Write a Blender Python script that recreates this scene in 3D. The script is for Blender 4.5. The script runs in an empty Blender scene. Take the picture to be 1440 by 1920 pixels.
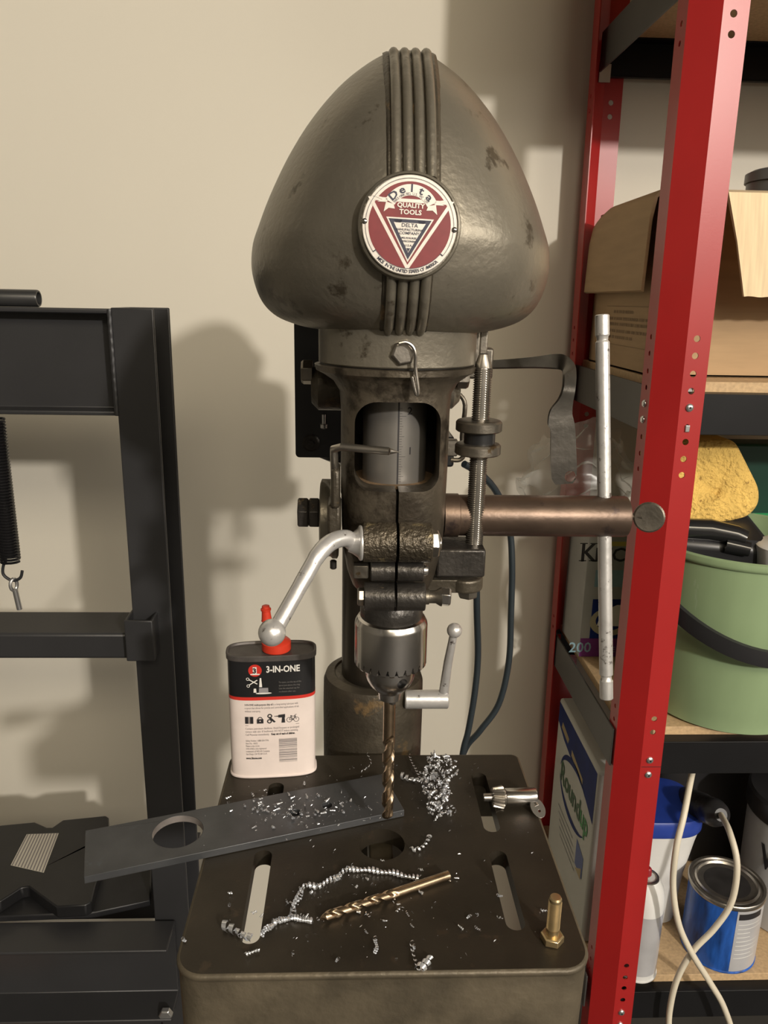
import bpy, bmesh, math, random
from mathutils import Vector, Matrix, noise
from mathutils.geometry import tessellate_polygon
PI = math.pi
random.seed(7)
SC = bpy.context.scene
COL = SC.collection

# ------------------------------------------------------------------ camera
FPX = 1450.0
TH, RO, YA = math.radians(15.3), math.radians(1.08), math.radians(2.4)
CAM = Vector((0, 0, 1.406))
Rz = Matrix.Rotation(-YA, 3, 'Z')
FW = Rz @ Vector((0, math.cos(TH), -math.sin(TH)))
DN = Rz @ Vector((0, -math.sin(TH), -math.cos(TH)))
RT = Rz @ Vector((1, 0, 0))
IX = math.cos(RO)*RT - math.sin(RO)*DN
IY = math.sin(RO)*RT + math.cos(RO)*DN
cd = bpy.data.cameras.new('camera')
cam = bpy.data.objects.new('camera', cd); COL.objects.link(cam)
cd.sensor_fit = 'VERTICAL'; cd.sensor_height = 36.0
cd.lens = FPX/1920*36.0
cd.clip_start = 0.02; cd.clip_end = 50
mw = Matrix((IX, -IY, -FW)).transposed().to_4x4(); mw.translation = CAM
cam.matrix_world = mw
SC.camera = cam

def ray(px, py): return FW*FPX + IX*(px-720) + IY*(py-960)
def at(px, py, Y):
    r = ray(px, py); return CAM + r*(Y/r.y)
def atz(px, py, z):
    r = ray(px, py); return CAM + r*((z-CAM.z)/r.z)
def atx(px, py, x):
    r = ray(px, py); return CAM + r*(x/r.x)

# ------------------------------------------------------------------ light
w = bpy.data.worlds.new('world'); SC.world = w; w.use_nodes = True
w.node_tree.nodes['Background'].inputs[0].default_value = (1.0, 0.93, 0.82, 1)
w.node_tree.nodes['Background'].inputs[1].default_value = 0.10
def lamp(name, typ, loc, energy, color, target=None, **k):
    d = bpy.data.lights.new(name, typ); d.energy = energy; d.color = color
    for a, b in k.items(): setattr(d, a, b)
    o = bpy.data.objects.new(name, d); COL.objects.link(o); o.location = loc
    if target is not None:
        o.rotation_euler = (Vector(target)-Vector(loc)).to_track_quat('-Z', 'Y').to_euler()
    return o
lamp('workshop_lamp', 'POINT', (2.06, -3.56, 2.86), 650, (1.0, 0.93, 0.84), shadow_soft_size=0.10)
lamp('top_fill_light', 'AREA', (0.6, -1.9, 3.1), 62, (1.0, 0.86, 0.64), (0.3, 0.6, 1.2), shape='RECTANGLE', size=2.0, size_y=1.0)  # added soft fill from overhead, no real ceiling panel
lamp('side_fill_light', 'AREA', (2.6, -0.9, 2.2), 30, (1.0, 0.92, 0.80), (0.1, 0.6, 1.3), shape='RECTANGLE', size=1.2, size_y=1.2)  # added fill to brighten right-hand sides, no real window
SC.view_settings.view_transform = 'Standard'; SC.view_settings.look = 'None'
SC.view_settings.exposure = 0.0; SC.view_settings.gamma = 1.0
SC.view_settings.use_curve_mapping = False

# ------------------------------------------------------------------ materials
MATS = {}
def mat(name, col, rough=0.5, metal=0.0, var=0.12, scale=25.0, bump=0.0, bscale=300.0,
        spot=None, samt=0.62, sscale=60.0, coat=0.0, alpha=1.0, stretch=None, trans=0.0, bdist=.001, spec=.5):
    if name in MATS: return MATS[name]
    m = bpy.data.materials.new(name); m.use_nodes = True
    nt = m.node_tree; N = nt.nodes; L = nt.links
    b = N['Principled BSDF']
    b.inputs['Roughness'].default_value = rough; b.inputs['Metallic'].default_value = metal
    b.inputs['Specular IOR Level'].default_value = spec; b.inputs['Coat Weight'].default_value = coat; b.inputs['Alpha'].default_value = alpha
    b.inputs['Transmission Weight'].default_value = trans
    tc = N.new('ShaderNodeTexCoord'); mp = N.new('ShaderNodeMapping')
    L.new(tc.outputs['Object'], mp.inputs[0])
    if stretch: mp.inputs['Scale'].default_value = stretch
    n = N.new('ShaderNodeTexNoise'); n.inputs['Scale'].default_value = scale; n.inputs['Detail'].default_value = 5
    L.new(mp.outputs[0], n.inputs['Vector'])
    r = N.new('ShaderNodeValToRGB'); c = Vector(col)
    r.color_ramp.elements[0].position = 0.3; r.color_ramp.elements[1].position = 0.7
    r.color_ramp.elements[0].color = (*(c*(1-var)), 1); r.color_ramp.elements[1].color = (*[min(1, q*(1+var)) for q in c], 1)
    L.new(n.outputs['Fac'], r.inputs[0]); out = r.outputs[0]
    if spot:
        n2 = N.new('ShaderNodeTexNoise'); n2.inputs['Scale'].default_value = sscale; n2.inputs['Detail'].default_value = 6
        n2.inputs['Roughness'].default_value = 0.65
        L.new(mp.outputs[0], n2.inputs['Vector'])
        r2 = N.new('ShaderNodeValToRGB'); r2.color_ramp.elements[0].position = samt; r2.color_ramp.elements[1].position = samt+0.06
        L.new(n2.outputs['Fac'], r2.inputs[0])
        mx = N.new('ShaderNodeMix'); mx.data_type = 'RGBA'
        L.new(r2.outputs[0], mx.inputs['Factor']); L.new(out, mx.inputs['A']); mx.inputs['B'].default_value = (*spot, 1)
        out = mx.outputs['Result']
    L.new(out, b.inputs['Base Color'])
    if bump:
        n3 = N.new('ShaderNodeTexNoise'); n3.inputs['Scale'].default_value = bscale; n3.inputs['Detail'].default_value = 3
        L.new(mp.outputs[0], n3.inputs['Vector'])
        bp = N.new('ShaderNodeBump'); bp.inputs['Strength'].default_value = bump; bp.inputs['Distance'].default_value = bdist
        L.new(n3.outputs['Fac'], bp.inputs['Height']); L.new(bp.outputs[0], b.inputs['Normal'])
    MATS[name] = m; return m

paint = mat('hammered_paint', (.21, .19, .152), .38, .6, .28, 9, .35, 230, spot=(.085, .070, .050), samt=.60, sscale=34)
castm = mat('cast_head_paint', (.120, .100, .074), .40, .6, .4, 16, .4, 260, spot=(.045, .036, .026), samt=.54, sscale=20)
lugm = mat('worn_lug_casting', (.085, .07, .05), .38, .6, .4, 40, 1.0, 420, spot=(.26, .21, .12), samt=.57, sscale=80, bdist=.0015)
paint_dk = mat('grimy_paint', (.070, .059, .043), .42, .5, .4, 30, .6, 240, spot=(.19, .125, .06), samt=.60, sscale=26)
greasy = mat('greasy_iron', (.055, .05, .045), .36, .6, .35, 50, .5, 300, spot=(.19, .14, .08), samt=.66, sscale=60)
rust = mat('rusty_ledge', (.20, .13, .07), .8, .1, .3, 120, .5, 500)
steel = mat('worn_steel', (.42, .39, .35), .30, .95, .15, 60, .1, 400, spot=(.16, .13, .10), samt=.66, sscale=80)
steel_dk = mat('dull_steel', (.20, .18, .15), .38, .9, .25, 60, .2, 300, spot=(.13, .09, .05), samt=.60, sscale=90)
chrome = mat('bright_steel', (.60, .58, .56), .22, 1.0, .06, 40, .0, spot=(.22, .2, .18), samt=.72, sscale=150)
quillm = mat('quill_steel', (.235, .222, .205), .36, .6, .08, 30)
brown = mat('browned_steel', (.125, .088, .066), .40, .75, .25, 30, .15, 250, spot=(.07, .05, .045), samt=.64, sscale=40)
silverp = mat('silver_paint', (.62, .61, .60), .34, .6, .12, 60, .2, 200, spot=(.12, .10, .09), samt=.61, sscale=150)
tablem = mat('oiled_table_iron', (.038, .031, .022), .42, .45, .22, 22, .12, 500, spot=(.055, .04, .027), samt=.6, sscale=50)
skirtm = mat('table_skirt_paint', (.115, .095, .065), .5, .4, .3, 35, .5, 200, spot=(.33, .31, .24), samt=.74, sscale=30)
hrs = mat('mill_scale_steel', (.085, .088, .094), .34, .5, .2, 30, .1, 400, spot=(.10, .11, .125), samt=.62, sscale=60)
hrs_edge = mat('sheared_steel_edge', (.40, .36, .34), .4, .7, .2, 80)
black = mat('black_paint', (.012, .012, .013), .35, 0, .2, 30)
blackp = mat('black_plastic', (.02, .02, .022), .35, 0, .1, 30)
rubber = mat('black_rubber', (.018, .019, .022), .5, 0, .1)
grayf = mat('charcoal_frame_paint', (.034, .034, .036), .38, .1, .12, 8, .08, 200)
red = mat('red_enamel', (.36, .014, .014), .36, 0, .05, 10, .03, 500, coat=.08)
red_rear = red
boltm = mat('zinc_bolt', (.62, .62, .62), .28, .9, .1)
blackbeam = mat('black_beam_enamel', (.010, .010, .011), .4, 0, .15, 12, spec=.22)
board = mat('particle_board', (.52, .36, .20), .7, 0, .15, 200, .2, 400)
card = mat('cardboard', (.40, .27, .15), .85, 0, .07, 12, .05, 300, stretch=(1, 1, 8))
wallm = mat('cream_wall_paint', (.66, .62, .53), .75, 0, .012, 3, .05, 400)
floorm = mat('dark_floor', (.045, .042, .038), .7, 0, .2, 6, .2, 80)
white = mat('white_print', (.72, .70, .66), .5, 0, .03)
canwhite = mat('grubby_white_tin', (.70, .61, .57), .42, 0, .06, 40, spot=(.42, .34, .28), samt=.70, sscale=45)
ink = mat('black_ink', (.02, .018, .02), .5, 0, 0)
greyink = mat('grey_ink', (.20, .18, .18), .6, 0, 0)
redink = mat('red_print', (.55, .03, .02), .42, 0, .03)
redpl = mat('red_plastic', (.62, .045, .02), .38, 0, .06)
badge_si = mat('badge_silver', (.62, .58, .53), .38, .35, .08, 300, spot=(.35, .32, .28), samt=.7, sscale=300)
badge_rd = mat('badge_red', (.17, .018, .022), .42, .1, .08, 200)
badge_nv = mat('badge_navy', (.018, .02, .045), .45, 0, .05)
gold = mat('cobalt_drill_steel', (.50, .38, .26), .26, 1.0, .3, 120)
brassy = mat('yellow_zinc', (.62, .48, .27), .30, .9, .15, 90)
chipm = mat('steel_shavings', (.78, .80, .84), .25, .75, .1)
green = mat('sage_green_plastic', (.27, .37, .205), .42, 0, .04, 10, spot=(.34, .43, .28), samt=.66, sscale=9, stretch=(4, 4, .8))
yellow = mat('yellow_sponge', (.70, .46, .12), .9, 0, .14, 40, 1.0, 160, spot=(.30, .17, .04), samt=.60, sscale=110, bdist=.006)
blueink = mat('blue_print', (.008, .022, .13), .6, 0, .2, 30, spec=.15)
bluecan = mat('blue_can_print', (.02, .10, .42), .3, .1, .75, 9, stretch=(6, 6, 1.2))
purple = mat('purple_print', (.16, .02, .16), .5, 0, .05)
tealink = mat('teal_print', (.22, .35, .40), .5, 0, .2)
yelink = mat('yellow_print', (.55, .47, .12), .5, 0, .1)
greenink = mat('green_print', (.03, .26, .06), .5, 0, .1)
wplastic = mat('white_plastic', (.70, .70, .69), .35, 0, .03)
spraym = mat('spray_can_grey', (.50, .50, .52), .3, .2, .1, 20)
cordw = mat('cream_cord', (.68, .62, .50), .45, 0, .03)
film = mat('clear_film', (.60, .60, .56), .22, 0, .3, 14, alpha=.30)
orange = mat('orange_wood', (.42, .17, .05), .5, 0, .2)
tanp = mat('label_paper', (.55, .52, .44), .7, 0, .08)

# ------------------------------------------------------------------ mesh helpers
def V(*a): return Vector(a)
def perp(d):
    d = d.normalized(); a = V(0, 0, 1) if abs(d.z) < .9 else V(1, 0, 0)
    u = a.cross(d).normalized(); return u, d.cross(u).normalized()
class MB:
    def __init__(s): s.v = []; s.f = []
    def add(s, vs, fs):
        o = len(s.v); s.v += [Vector(q) for q in vs]; s.f += [tuple(i+o for i in q) for q in fs]; return s
    def box(s, x0, x1, y0, y1, z0, z1):
        return s.add([(x0, y0, z0), (x1, y0, z0), (x1, y1, z0), (x0, y1, z0), (x0, y0, z1), (x1, y0, z1), (x1, y1, z1), (x0, y1, z1)],
                     [(0, 3, 2, 1), (4, 5, 6, 7), (0, 1, 5, 4), (1, 2, 6, 5), (2, 3, 7, 6), (3, 0, 4, 7)])
    def loft(s, rings, cap=True, closed=True):
        n = len(rings[0]); vs = [p for r in rings for p in r]; fs = []
        for k in range(len(rings)-1):
            for i in range(n if closed else n-1):
                j = (i+1) % n; a = k*n; fs.append((a+i, a+j, a+n+j, a+n+i))
        if cap and closed: fs.append(tuple(range(n))[::-1]); fs.append(tuple((len(rings)-1)*n+i for i in range(n)))
        return s.add(vs, fs)
    def lathe(s, prof, o, d=(0, 0, 1), n=32, cap=True, a0=0.0):
        o = Vector(o); d = Vector(d).normalized(); u, v = perp(d)
        return s.loft([[o+d*t+(u*math.cos(a0+2*PI*i/n)+v*math.sin(a0+2*PI*i/n))*max(r, 1e-5) for i in range(n)] for r, t in prof], cap)
    def cyl(s, p0, p1, r0, r1=None, n=24, a0=0.0):
        p0 = Vector(p0); p1 = Vector(p1); r1 = r0 if r1 is None else r1
        return s.lathe([(r0, 0), (r1, (p1-p0).length)], p0, p1-p0, n, True, a0)
    def rod(s, p0, p1, r, ch=.001, n=24, a0=0.0):
        p0 = Vector(p0); p1 = Vector(p1); L = (p1-p0).length
        return s.lathe([(r-ch, 0), (r, ch), (r, L-ch), (r-ch, L)], p0, p1-p0, n, True, a0)
    def ball(s, c, r, n=24):
        return s.lathe([(r*math.sin(PI*k/12), -r*math.cos(PI*k/12)) for k in range(13)], c, (0, 0, 1), n)
    def tube(s, pts, r, n=12, cap=True, flat=1.0):
        pts = [Vector(p) for p in pts]; rs = r if isinstance(r, (list, tuple)) else [r]*len(pts)
        T = [((pts[min(i+1, len(pts)-1)]-pts[max(i-1, 0)]).normalized()) for i in range(len(pts))]
        u, v = perp(T[0]); rings = []
        for i, p in enumerate(pts):
            u = (u-T[i]*u.dot(T[i])).normalized(); v = T[i].cross(u)
            rings.append([p+(u*math.cos(2*PI*k/n)+v*math.sin(2*PI*k/n)*flat)*rs[i] for k in range(n)])
        return s.loft(rings, cap)
    def prism(s, poly, holes, o, u, v, h):
        """polygon (with holes) in the frame o,u,v, thickness h along u x v"""
        o = Vector(o); u = Vector(u).normalized(); v = Vector(v).normalized(); nn = u.cross(v)*h
        loops = [poly]+list(holes); P = [Vector((a, b, 0)) for l in loops for a, b in l]
        tris = tessellate_polygon([[Vector((a, b, 0)) for a, b in l] for l in loops])
        W = [o+u*p.x+v*p.y for p in P]; n = len(W); fs = []
        for t in tris:
            a, b, c = t
            if (P[b]-P[a]).cross(P[c]-P[a]).z < 0: b, c = c, b
            fs.append((a, c, b)); fs.append((a+n, b+n, c+n))
        k = 0
        for li, l in enumerate(loops):
            m = len(l); ar = sum(l[i][0]*l[(i+1) % m][1]-l[(i+1) % m][0]*l[i][1] for i in range(m))
            pos = (ar > 0) == (li == 0)
            for i in range(m):
                a = k+i; b = k+(i+1) % m
                fs.append((a, b, b+n, a+n) if pos else (b, a, a+n, b+n))
            k += m
        return s.add(W+[q+nn for q in W], fs)
    def map(s, fn):
        s.v = [Vector(fn(q)) for q in s.v]; return s
    def join(s, o): return s.add(o.v, o.f)
    def mesh(s, name='m'):
        m = bpy.data.meshes.new(name); m.from_pydata([tuple(q) for q in s.v], [], s.f); m.validate(); return m

def circ(cx, cy, r, n=20, ry=None): return [(cx+r*math.cos(2*PI*i/n), cy+(ry or r)*math.sin(2*PI*i/n)) for i in range(n)]
def rrect(x0, x1, y0, y1, r, n=5):
    rr = r if isinstance(r, (list, tuple)) else [r]*4; P = []
    for (cx, cy, a, q) in ((x1-rr[0], y0+rr[0], -90, rr[0]), (x1-rr[1], y1-rr[1], 0, rr[1]), (x0+rr[2], y1-rr[2], 90, rr[2]), (x0+rr[3], y0+rr[3], 180, rr[3])):
        for k in range(n+1):
            t = math.radians(a+90*k/n); P.append((cx+q*math.cos(t), cy+q*math.sin(t)))
    return P
def sup(cx, cy, z, a, b, e=2.0, n=48, b2=None):
    R = []
    for i in range(n):
        t = 2*PI*i/n; c, q = math.cos(t), math.sin(t); bb = b if q < 0 or b2 is None else b2
        R.append(V(cx+a*math.copysign(abs(c)**(2/e), c), cy+bb*math.copysign(abs(q)**(2/e), q), z))
    return R
def smoothpts(P, k=6):
    P = [Vector(p) for p in P]; out = []
    for i in range(len(P)-1):
        a, b, c, d = P[max(i-1, 0)], P[i], P[i+1], P[min(i+2, len(P)-1)]
        for j in range(k):
            t = j/k; out.append(.5*((2*b)+(c-a)*t+(2*a-5*b+4*c-d)*t*t+(3*b-a-3*c+d)*t**3))
    return out+[P[-1]]

def wloc(o):
    p = Vector((0, 0, 0))
    while o: p += o.location; o = o.parent
    return p
def tag(o, label=None, cat=None, group=None, kind=None):
    for k, q in (('label', label), ('category', cat), ('group', group), ('kind', kind)):
        if q: o[k] = q
    return o
def thing(name, label, cat, loc=(0, 0, 0), group=None):
    o = bpy.data.objects.new(name, None); o.empty_display_size = .02; COL.objects.link(o); o.location = loc
    return tag(o, label, cat, group)
def build(name, mb, m, parent=None, origin=None, bevel=0.0, sm=35, seg=2, label=None, kind=None):
    me = mb if isinstance(mb, bpy.types.Mesh) else mb.mesh(name)
    me.name = name
    off = wloc(parent) if parent else (Vector(origin) if origin is not None else Vector((0, 0, 0)))
    me.transform(Matrix.Translation(-off))
    me.materials.clear(); me.materials.append(m)
    bm = bmesh.new(); bm.from_mesh(me); bmesh.ops.recalc_face_normals(bm, faces=bm.faces); bm.to_mesh(me); bm.free()
    me.polygons.foreach_set('use_smooth', [sm > 0]*len(me.polygons))
    if sm > 0: me.set_sharp_from_angle(angle=math.radians(sm))
    o = bpy.data.objects.new(name, me); COL.objects.link(o)
    if parent: o.parent = parent
    elif origin is not None: o.location = origin
    if bevel:
        b = o.modifiers.new('bevel', 'BEVEL'); b.width = bevel; b.segments = seg; b.limit_method = 'ANGLE'; b.angle_limit = math.radians(40)
        b.harden_normals = False
    return tag(o, label, None, None, kind)
def boolean(a, cutters, op='DIFFERENCE'):
    oa = bpy.data.objects.new('tmp', a if isinstance(a, bpy.types.Mesh) else a.mesh()); COL.objects.link(oa)
    obs = [oa]
    for c in cutters:
        oc = bpy.data.objects.new('tmpc', c.mesh()); COL.objects.link(oc); obs.append(oc)
        m = oa.modifiers.new('b', 'BOOLEAN'); m.operation = op; m.solver = 'EXACT'; m.object = oc
    for o in obs:
        bm = bmesh.new(); bm.from_mesh(o.data); bmesh.ops.recalc_face_normals(bm, faces=bm.faces); bm.to_mesh(o.data); bm.free()
    dg = bpy.context.evaluated_depsgraph_get(); me = bpy.data.meshes.new_from_object(oa.evaluated_get(dg))
    for o in obs: bpy.data.objects.remove(o)
    return me
FC = {}
def textmb(s, size, bold=0.0, align='CENTER', sx=1.0):
    """flat lettering in the xy plane"""
    c = bpy.data.curves.new('t', 'FONT'); c.body = s; c.size = size; c.align_x = align; c.offset = bold; c.resolution_u = 2
    o = bpy.data.objects.new('t', c); COL.objects.link(o)
    dg = bpy.context.evaluated_depsgraph_get(); me = bpy.data.meshes.new_from_object(o.evaluated_get(dg))
    mb = MB().add([(q.co.x*sx, q.co.y, 0) for q in me.vertices], [tuple(p.vertices) for p in me.polygons])
    bpy.data.objects.remove(o); bpy.data.curves.remove(c); bpy.data.meshes.remove(me)
    return mb
def place(mb, o, u, v, lift=0.0):
    o = Vector(o); u = Vector(u).normalized(); v = Vector(v).normalized(); n = u.cross(v)
    mb.v = [o+u*q.x+v*q.y+n*lift for q in mb.v]; return mb
def hexhead(p, d, r, h, n=6, a0=0.0):
    d = Vector(d).normalized(); return MB().lathe([(r, 0), (r, h*.8), (r*.86, h)], p, d, n, True, a0)
def thread(p0, p1, r, pitch, depth, n=20, flat=None):
    p0 = Vector(p0); p1 = Vector(p1); L = (p1-p0).length; k = int(L/pitch); prof = []
    for i in range(k): prof += [(r-depth, i*L/k), (r, (i+.5)*L/k)]
    prof.append((r-depth, L)); return MB().lathe(prof, p0, p1-p0, n)

# ------------------------------------------------------------------ the setting
WY = 1.38
def struct(name, mb, m): return build(name, mb, m, kind='structure', sm=0)
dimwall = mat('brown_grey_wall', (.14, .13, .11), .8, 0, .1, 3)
struct('wall_back', MB().box(-2.6, 3.4, WY, WY+.1, 0, 3.2), wallm)
struct('wall_left', MB().box(-2.7, -2.6, -5, WY+.1, 0, 3.2), dimwall)
struct('wall_right', MB().box(3.4, 3.5, -5, WY+.1, 0, 3.2), dimwall)
struct('wall_front', MB().box(-2.7, 3.5, -5.1, -5, 0, 3.2), dimwall)
struct('floor', MB().box(-2.7, 3.5, -5.1, WY+.1, -.1, 0), floorm)
struct('ceiling', MB().box(-2.7, 3.5, -5.1, WY+.1, 3.2, 3.3), dimwall)

# ------------------------------------------------------------------ drill press
CX, CY, CR = .026, .69, .0355          # column
SX, SY = .028, .51                     # spindle
TZ = 1.0                               # table top
dp = thing('drill_press', 'old grey-brown drill press with bullet-shaped pulley cover and round maker badge', 'drill press', (CX, CY, 0))
build('base', MB().loft([sup(CX, .60, 0, .15, .22, 6), sup(CX, .60, .03, .15, .22, 6), sup(CX, .60, .045, .14, .21, 6)]).lathe([(.06, .04), (.055, .12), (.045, .13)], (CX, CY, 0)), paint_dk, dp)
build('column', MB().cyl((CX, CY, .04), (CX, CY, 1.37), CR, n=64), mat('column_steel', (.075, .064, .05), .33, .8, .15, 30, .1, 200, stretch=(1, 1, .2)), dp)

# table
xl, xr, yf, yb = -.1105, .1560, .3895, .6320
def slot(cx, y0, y1, hw): return rrect(cx-hw, cx+hw, y0, y1, hw*.98, 6)
holes = [slot(-.0655, .4145, .5035, .0066), slot(.1125, .4225, .5005, .0066), slot(.1135, .522, .602, .0066), slot(-.064, .523, .589, .0066), circ(.0245, .509, .0178, 36)]
out = rrect(xl, xr, yf, yb, (.019, .008, .008, .019), 8)
def inset(P, d):
    n = len(P); R = []
    for i in range(n):
        a = Vector(P[i-1]); b = Vector(P[(i+1) % n]); t = (b-a).normalized(); R.append((P[i][0]-t.y*d, P[i][1]+t.x*d))
    return R
tb = MB().prism(inset(out, .0022), holes, (0, 0, TZ-.013), (1, 0, 0), (0, 1, 0), .013)
tbl = build('table', tb, tablem, dp, sm=30)
oo = [(.0022, TZ), (.0007, TZ-.0006), (.0, TZ-.002), (.0003, TZ-.004), (.0018, TZ-.0055), (.0022, TZ-.007), (.0012, TZ-.012), (.002, TZ-.062), (.008, TZ-.062), (.008, TZ-.013)]
build('table_skirt', MB().loft([[V(a, b, z) for a, b in inset(out, d)] for d, z in oo], cap=False), skirtm, dp, sm=60)
build('table_rib', MB().box(.015, .034, .43, .640, TZ-.058, TZ-.016).box(.0, .055, .60, .66, TZ-.075, TZ-.016), skirtm, dp, bevel=.002)
build('table_collar', MB().lathe([(.0485, -.09), (.049, .02), (.0485, .048), (.0465, .054), (.0385, .0565), (.037, .055)], (.0215, CY, TZ), n=64), paint_dk, dp)
hub0 = at(790, 1330, .655)
build('collar_clamp_barrel', MB().rod((.050, .652, 1.0455), (.091, .652, 1.0455), .0088, .001, 28), silverp, dp)
b0 = V(.0865, .652, 1.052); b1 = at(852, 1182, .635)
h = build('collar_clamp_lever', MB().tube([b0, b0.lerp(b1, .5)+V(-.0008, 0, 0), b1], [.0046, .0041, .0035], 16), silverp, dp)
build('ball_end', MB().ball(b1, .0068), silverp, h)

# head casting
HX = .027
prof = [(1.214, .023, .031, 2.6), (1.219, .0275, .035, 2.6), (1.230, .031, .040, 2.8), (1.246, .0335, .0435, 3), (1.262, .0345, .0445, 3), (1.30, .0352, .045, 3),
        (1.338, .0352, .045, 3), (1.350, .0362, .0452, 2.8), (1.3565, .0405, .0465, 2.5), (1.3605, .047, .0495, 2.2), (1.3625, .0515, .0525, 2), (1.366, .0525, .0525, 2), (1.3665, .0505, .0505, 2)]
cast = MB().loft([sup(HX, SY, z, a, b, e, 72) for z, a, b, e in prof])
win = MB().prism(rrect(.0008, .0540, 1.2915, 1.3470, (.010, .014, .014, .010), 8), [], (0, .50, 0), (1, 0, 0), (0, 0, 1), .08)
cav = MB().cyl((HX, SY+.002, 1.2900), (HX, SY+.002, 1.354), .0300, n=48)
slit = MB().box(.0268, .0286, .43, .492, 1.20, 1.2935)
head = build('head_casting', boolean(cast, [win, cav, slit]), castm, dp, sm=40)
build('window_ledge', MB().cyl((HX, SY+.002, 1.2892), (HX, SY+.002, 1.2908), .0298, n=48), rust, head)
build('head_body', MB().loft([sup(HX, .62, z, a, .09, 5) for z, a in ((1.236, .024), (1.243, .0268), (1.35, .0268), (1.356, .024))])
      .lathe([(.034, -.072), (.0372, -.066), (.0372, .052), (.034, .058)], (CX, CY, 1.302), n=48), greasy, dp)
q = build('quill', MB().cyl((HX+.0005, SY, 1.21), (HX+.0005, SY, 1.352), .0212, n=64), quillm, dp)
# engraved depth scale
sc = MB(); qx, qr = HX+.0005, .02125
def onq(x, z): return V(x, SY-math.sqrt(max(0, qr*qr-(x-qx)**2))-.00005, z)
def qline(x0, x1, z, h):
    k = 4; A = [onq(x0+(x1-x0)*i/k, z) for i in range(k+1)]; B = [onq(x0+(x1-x0)*i/k, z+h) for i in range(k+1)]
    sc.add(A+B, [(i, i+1, k+2+i, k+1+i) for i in range(k)])
z1 = at(765, 857, .489).z; z2 = at(765, 781, .489).z; xx0 = at(748, 850, .489).x
inch = z2-z1
qline(xx0-.0012, xx0-.0001, 1.291, .058)
for i in range(-16, 20):
    zz = z1+inch*i/16; ln = .0042 if i % 16 == 0 else .0032 if i % 8 == 0 else .0024 if i % 4 == 0 else .0016
    if 1.292 < zz < 1.346: qline(xx0, xx0+ln, zz, .00022)
for ch, py in (('2', 778), ('1', 853)):
    t = textmb(ch, .0068, .00008); p = at(769, py, .489)
    t.map(lambda c: onq(p.x+c.x, p.z+c.y)); sc.join(t)
build('depth_scale', sc, ink, q, sm=0)
# pointer
p0 = at(628, 905, .475); p1 = at(626, 842, .462); p2 = at(640, 838, .455); p3 = at(730, 846, .447); p4 = at(749, 848, .449)
build('pointer', MB().tube([p0, p0.lerp(p1, .85), p1, p2, p3], [.0025, .0025, .0025, .0024, .0023], 14).tube([p3, p4], [.0020, .0001], 14), steel, dp)

# clamp lugs on the split front
slit2 = MB().box(.0268, .0286, .42, .50, 1.20, 1.30)
lug = boolean(MB().rod((.0062, .458, 1.2612), (.0492, .458, 1.2612), .0125, .0008, 32), [slit2])
build('quill_clamp_lug', lug, lugm, dp, sm=30)
lug = boolean(MB().rod((.0115, .4640, 1.2405), (.0452, .4640, 1.2405), .0070, .0006, 28), [slit2])
build('bearing_clamp_lug', lug, greasy, dp, sm=30)
lug = boolean(MB().rod((.0076, .4640, 1.2228), (.0468, .4640, 1.2228), .0092, .0006, 28), [slit2])
build('lower_clamp_lug', lug, greasy, dp, sm=30)
build('lug_nut', hexhead((.0486, .456, 1.2612), (1, 0, 0), .0088, .0052).rod((.0530, .456, 1.2612), (.0552, .456, 1.2612), .0045, .0008), chrome, dp, sm=20, bevel=.0003)
build('square_nut', MB().lathe([(.0058, 0), (.0062, .001), (.0062, .0088), (.0055, .0098)], (.0005, .4635, 1.2408), (1, 0, 0), 4, True, PI/4), steel_dk, dp, sm=20, bevel=.0006)
build('acorn_nut', MB().lathe([(.0042, 0), (.0042, .0018), (.0036, .0034), (.0015, .0044), (.0002, .0046)], (.0445, .4635, 1.2408), (1, 0, 0), 20), chrome, dp)
build('clamp_nut', hexhead((.0076, .4635, 1.2228), (-1, 0, 0), .0060, .0042), steel, dp, sm=20, bevel=.0003)
build('clamp_bolt', MB().lathe([(.0050, 0), (.0050, .003), (.0042, .0034), (.0042, .0075), (.0058, .0100), (.0062, .0112)], (.0462, .4635, 1.2228), (1, 0, 0), 24), steel_dk, dp)
build('clamp_bolt_head', hexhead((.0570, .4635, 1.2232), (1, -.12, -.05), .0062, .0066, 6, .5), chrome, dp, sm=20, bevel=.0004)

# quill lock handle with ball
a = V(.0058, .452, 1.2625)
lk = build('quill_lock_handle', MB().lathe([(.0106, 0), (.0110, .0010), (.0106, .0018), (.0090, .0026), (.0066, .0058), (.0053, .0086)], a, (-1, -.08, 0), 32)
      .tube(smoothpts([V(.0005, .4515, 1.2625), at(648, 1009, .447), at(622, 1016, .440), at(600, 1036, .433), at(580, 1068, .426), at(517, 1180, .402)], 6), [.0052]*18+[.0050]*4+[.0047]*4+[.0045]*5, 20), silverp, dp)
build('ball_end', MB().ball(at(510, 1186, .400), .0077), silverp, lk)

# left return-spring housing, nuts
build('spring_housing', MB().lathe([(.026, 0), (.028, .001), (.028, .004), (.0265, .0055), (.0265, .0115), (.024, .0125)], (-.0095, .51, 1.262), (-1, 0, 0), 48), paint, dp)
sb = build('spring_bracket', MB().box(-.0135, -.008, .462, .485, 1.281, 1.306).box(-.016, -.0075, .465, .49, 1.262, 1.283), paint_dk, dp, bevel=.002)
for k, x in enumerate((-.0225, -.0300)):
    build('hub_nut', MB().lathe([(.0098, 0), (.0112, .0008), (.0112, .0064), (.0098, .0072)], (x, .51, 1.2655), (-1, 0, 0), 6, True, .3), greasy, dp, sm=20, bevel=.0003)
build('housing_pin', MB().rod((-.0125, .482, 1.235), (-.0125, .482, 1.241), .0022, .0006), greasy, dp)

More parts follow.
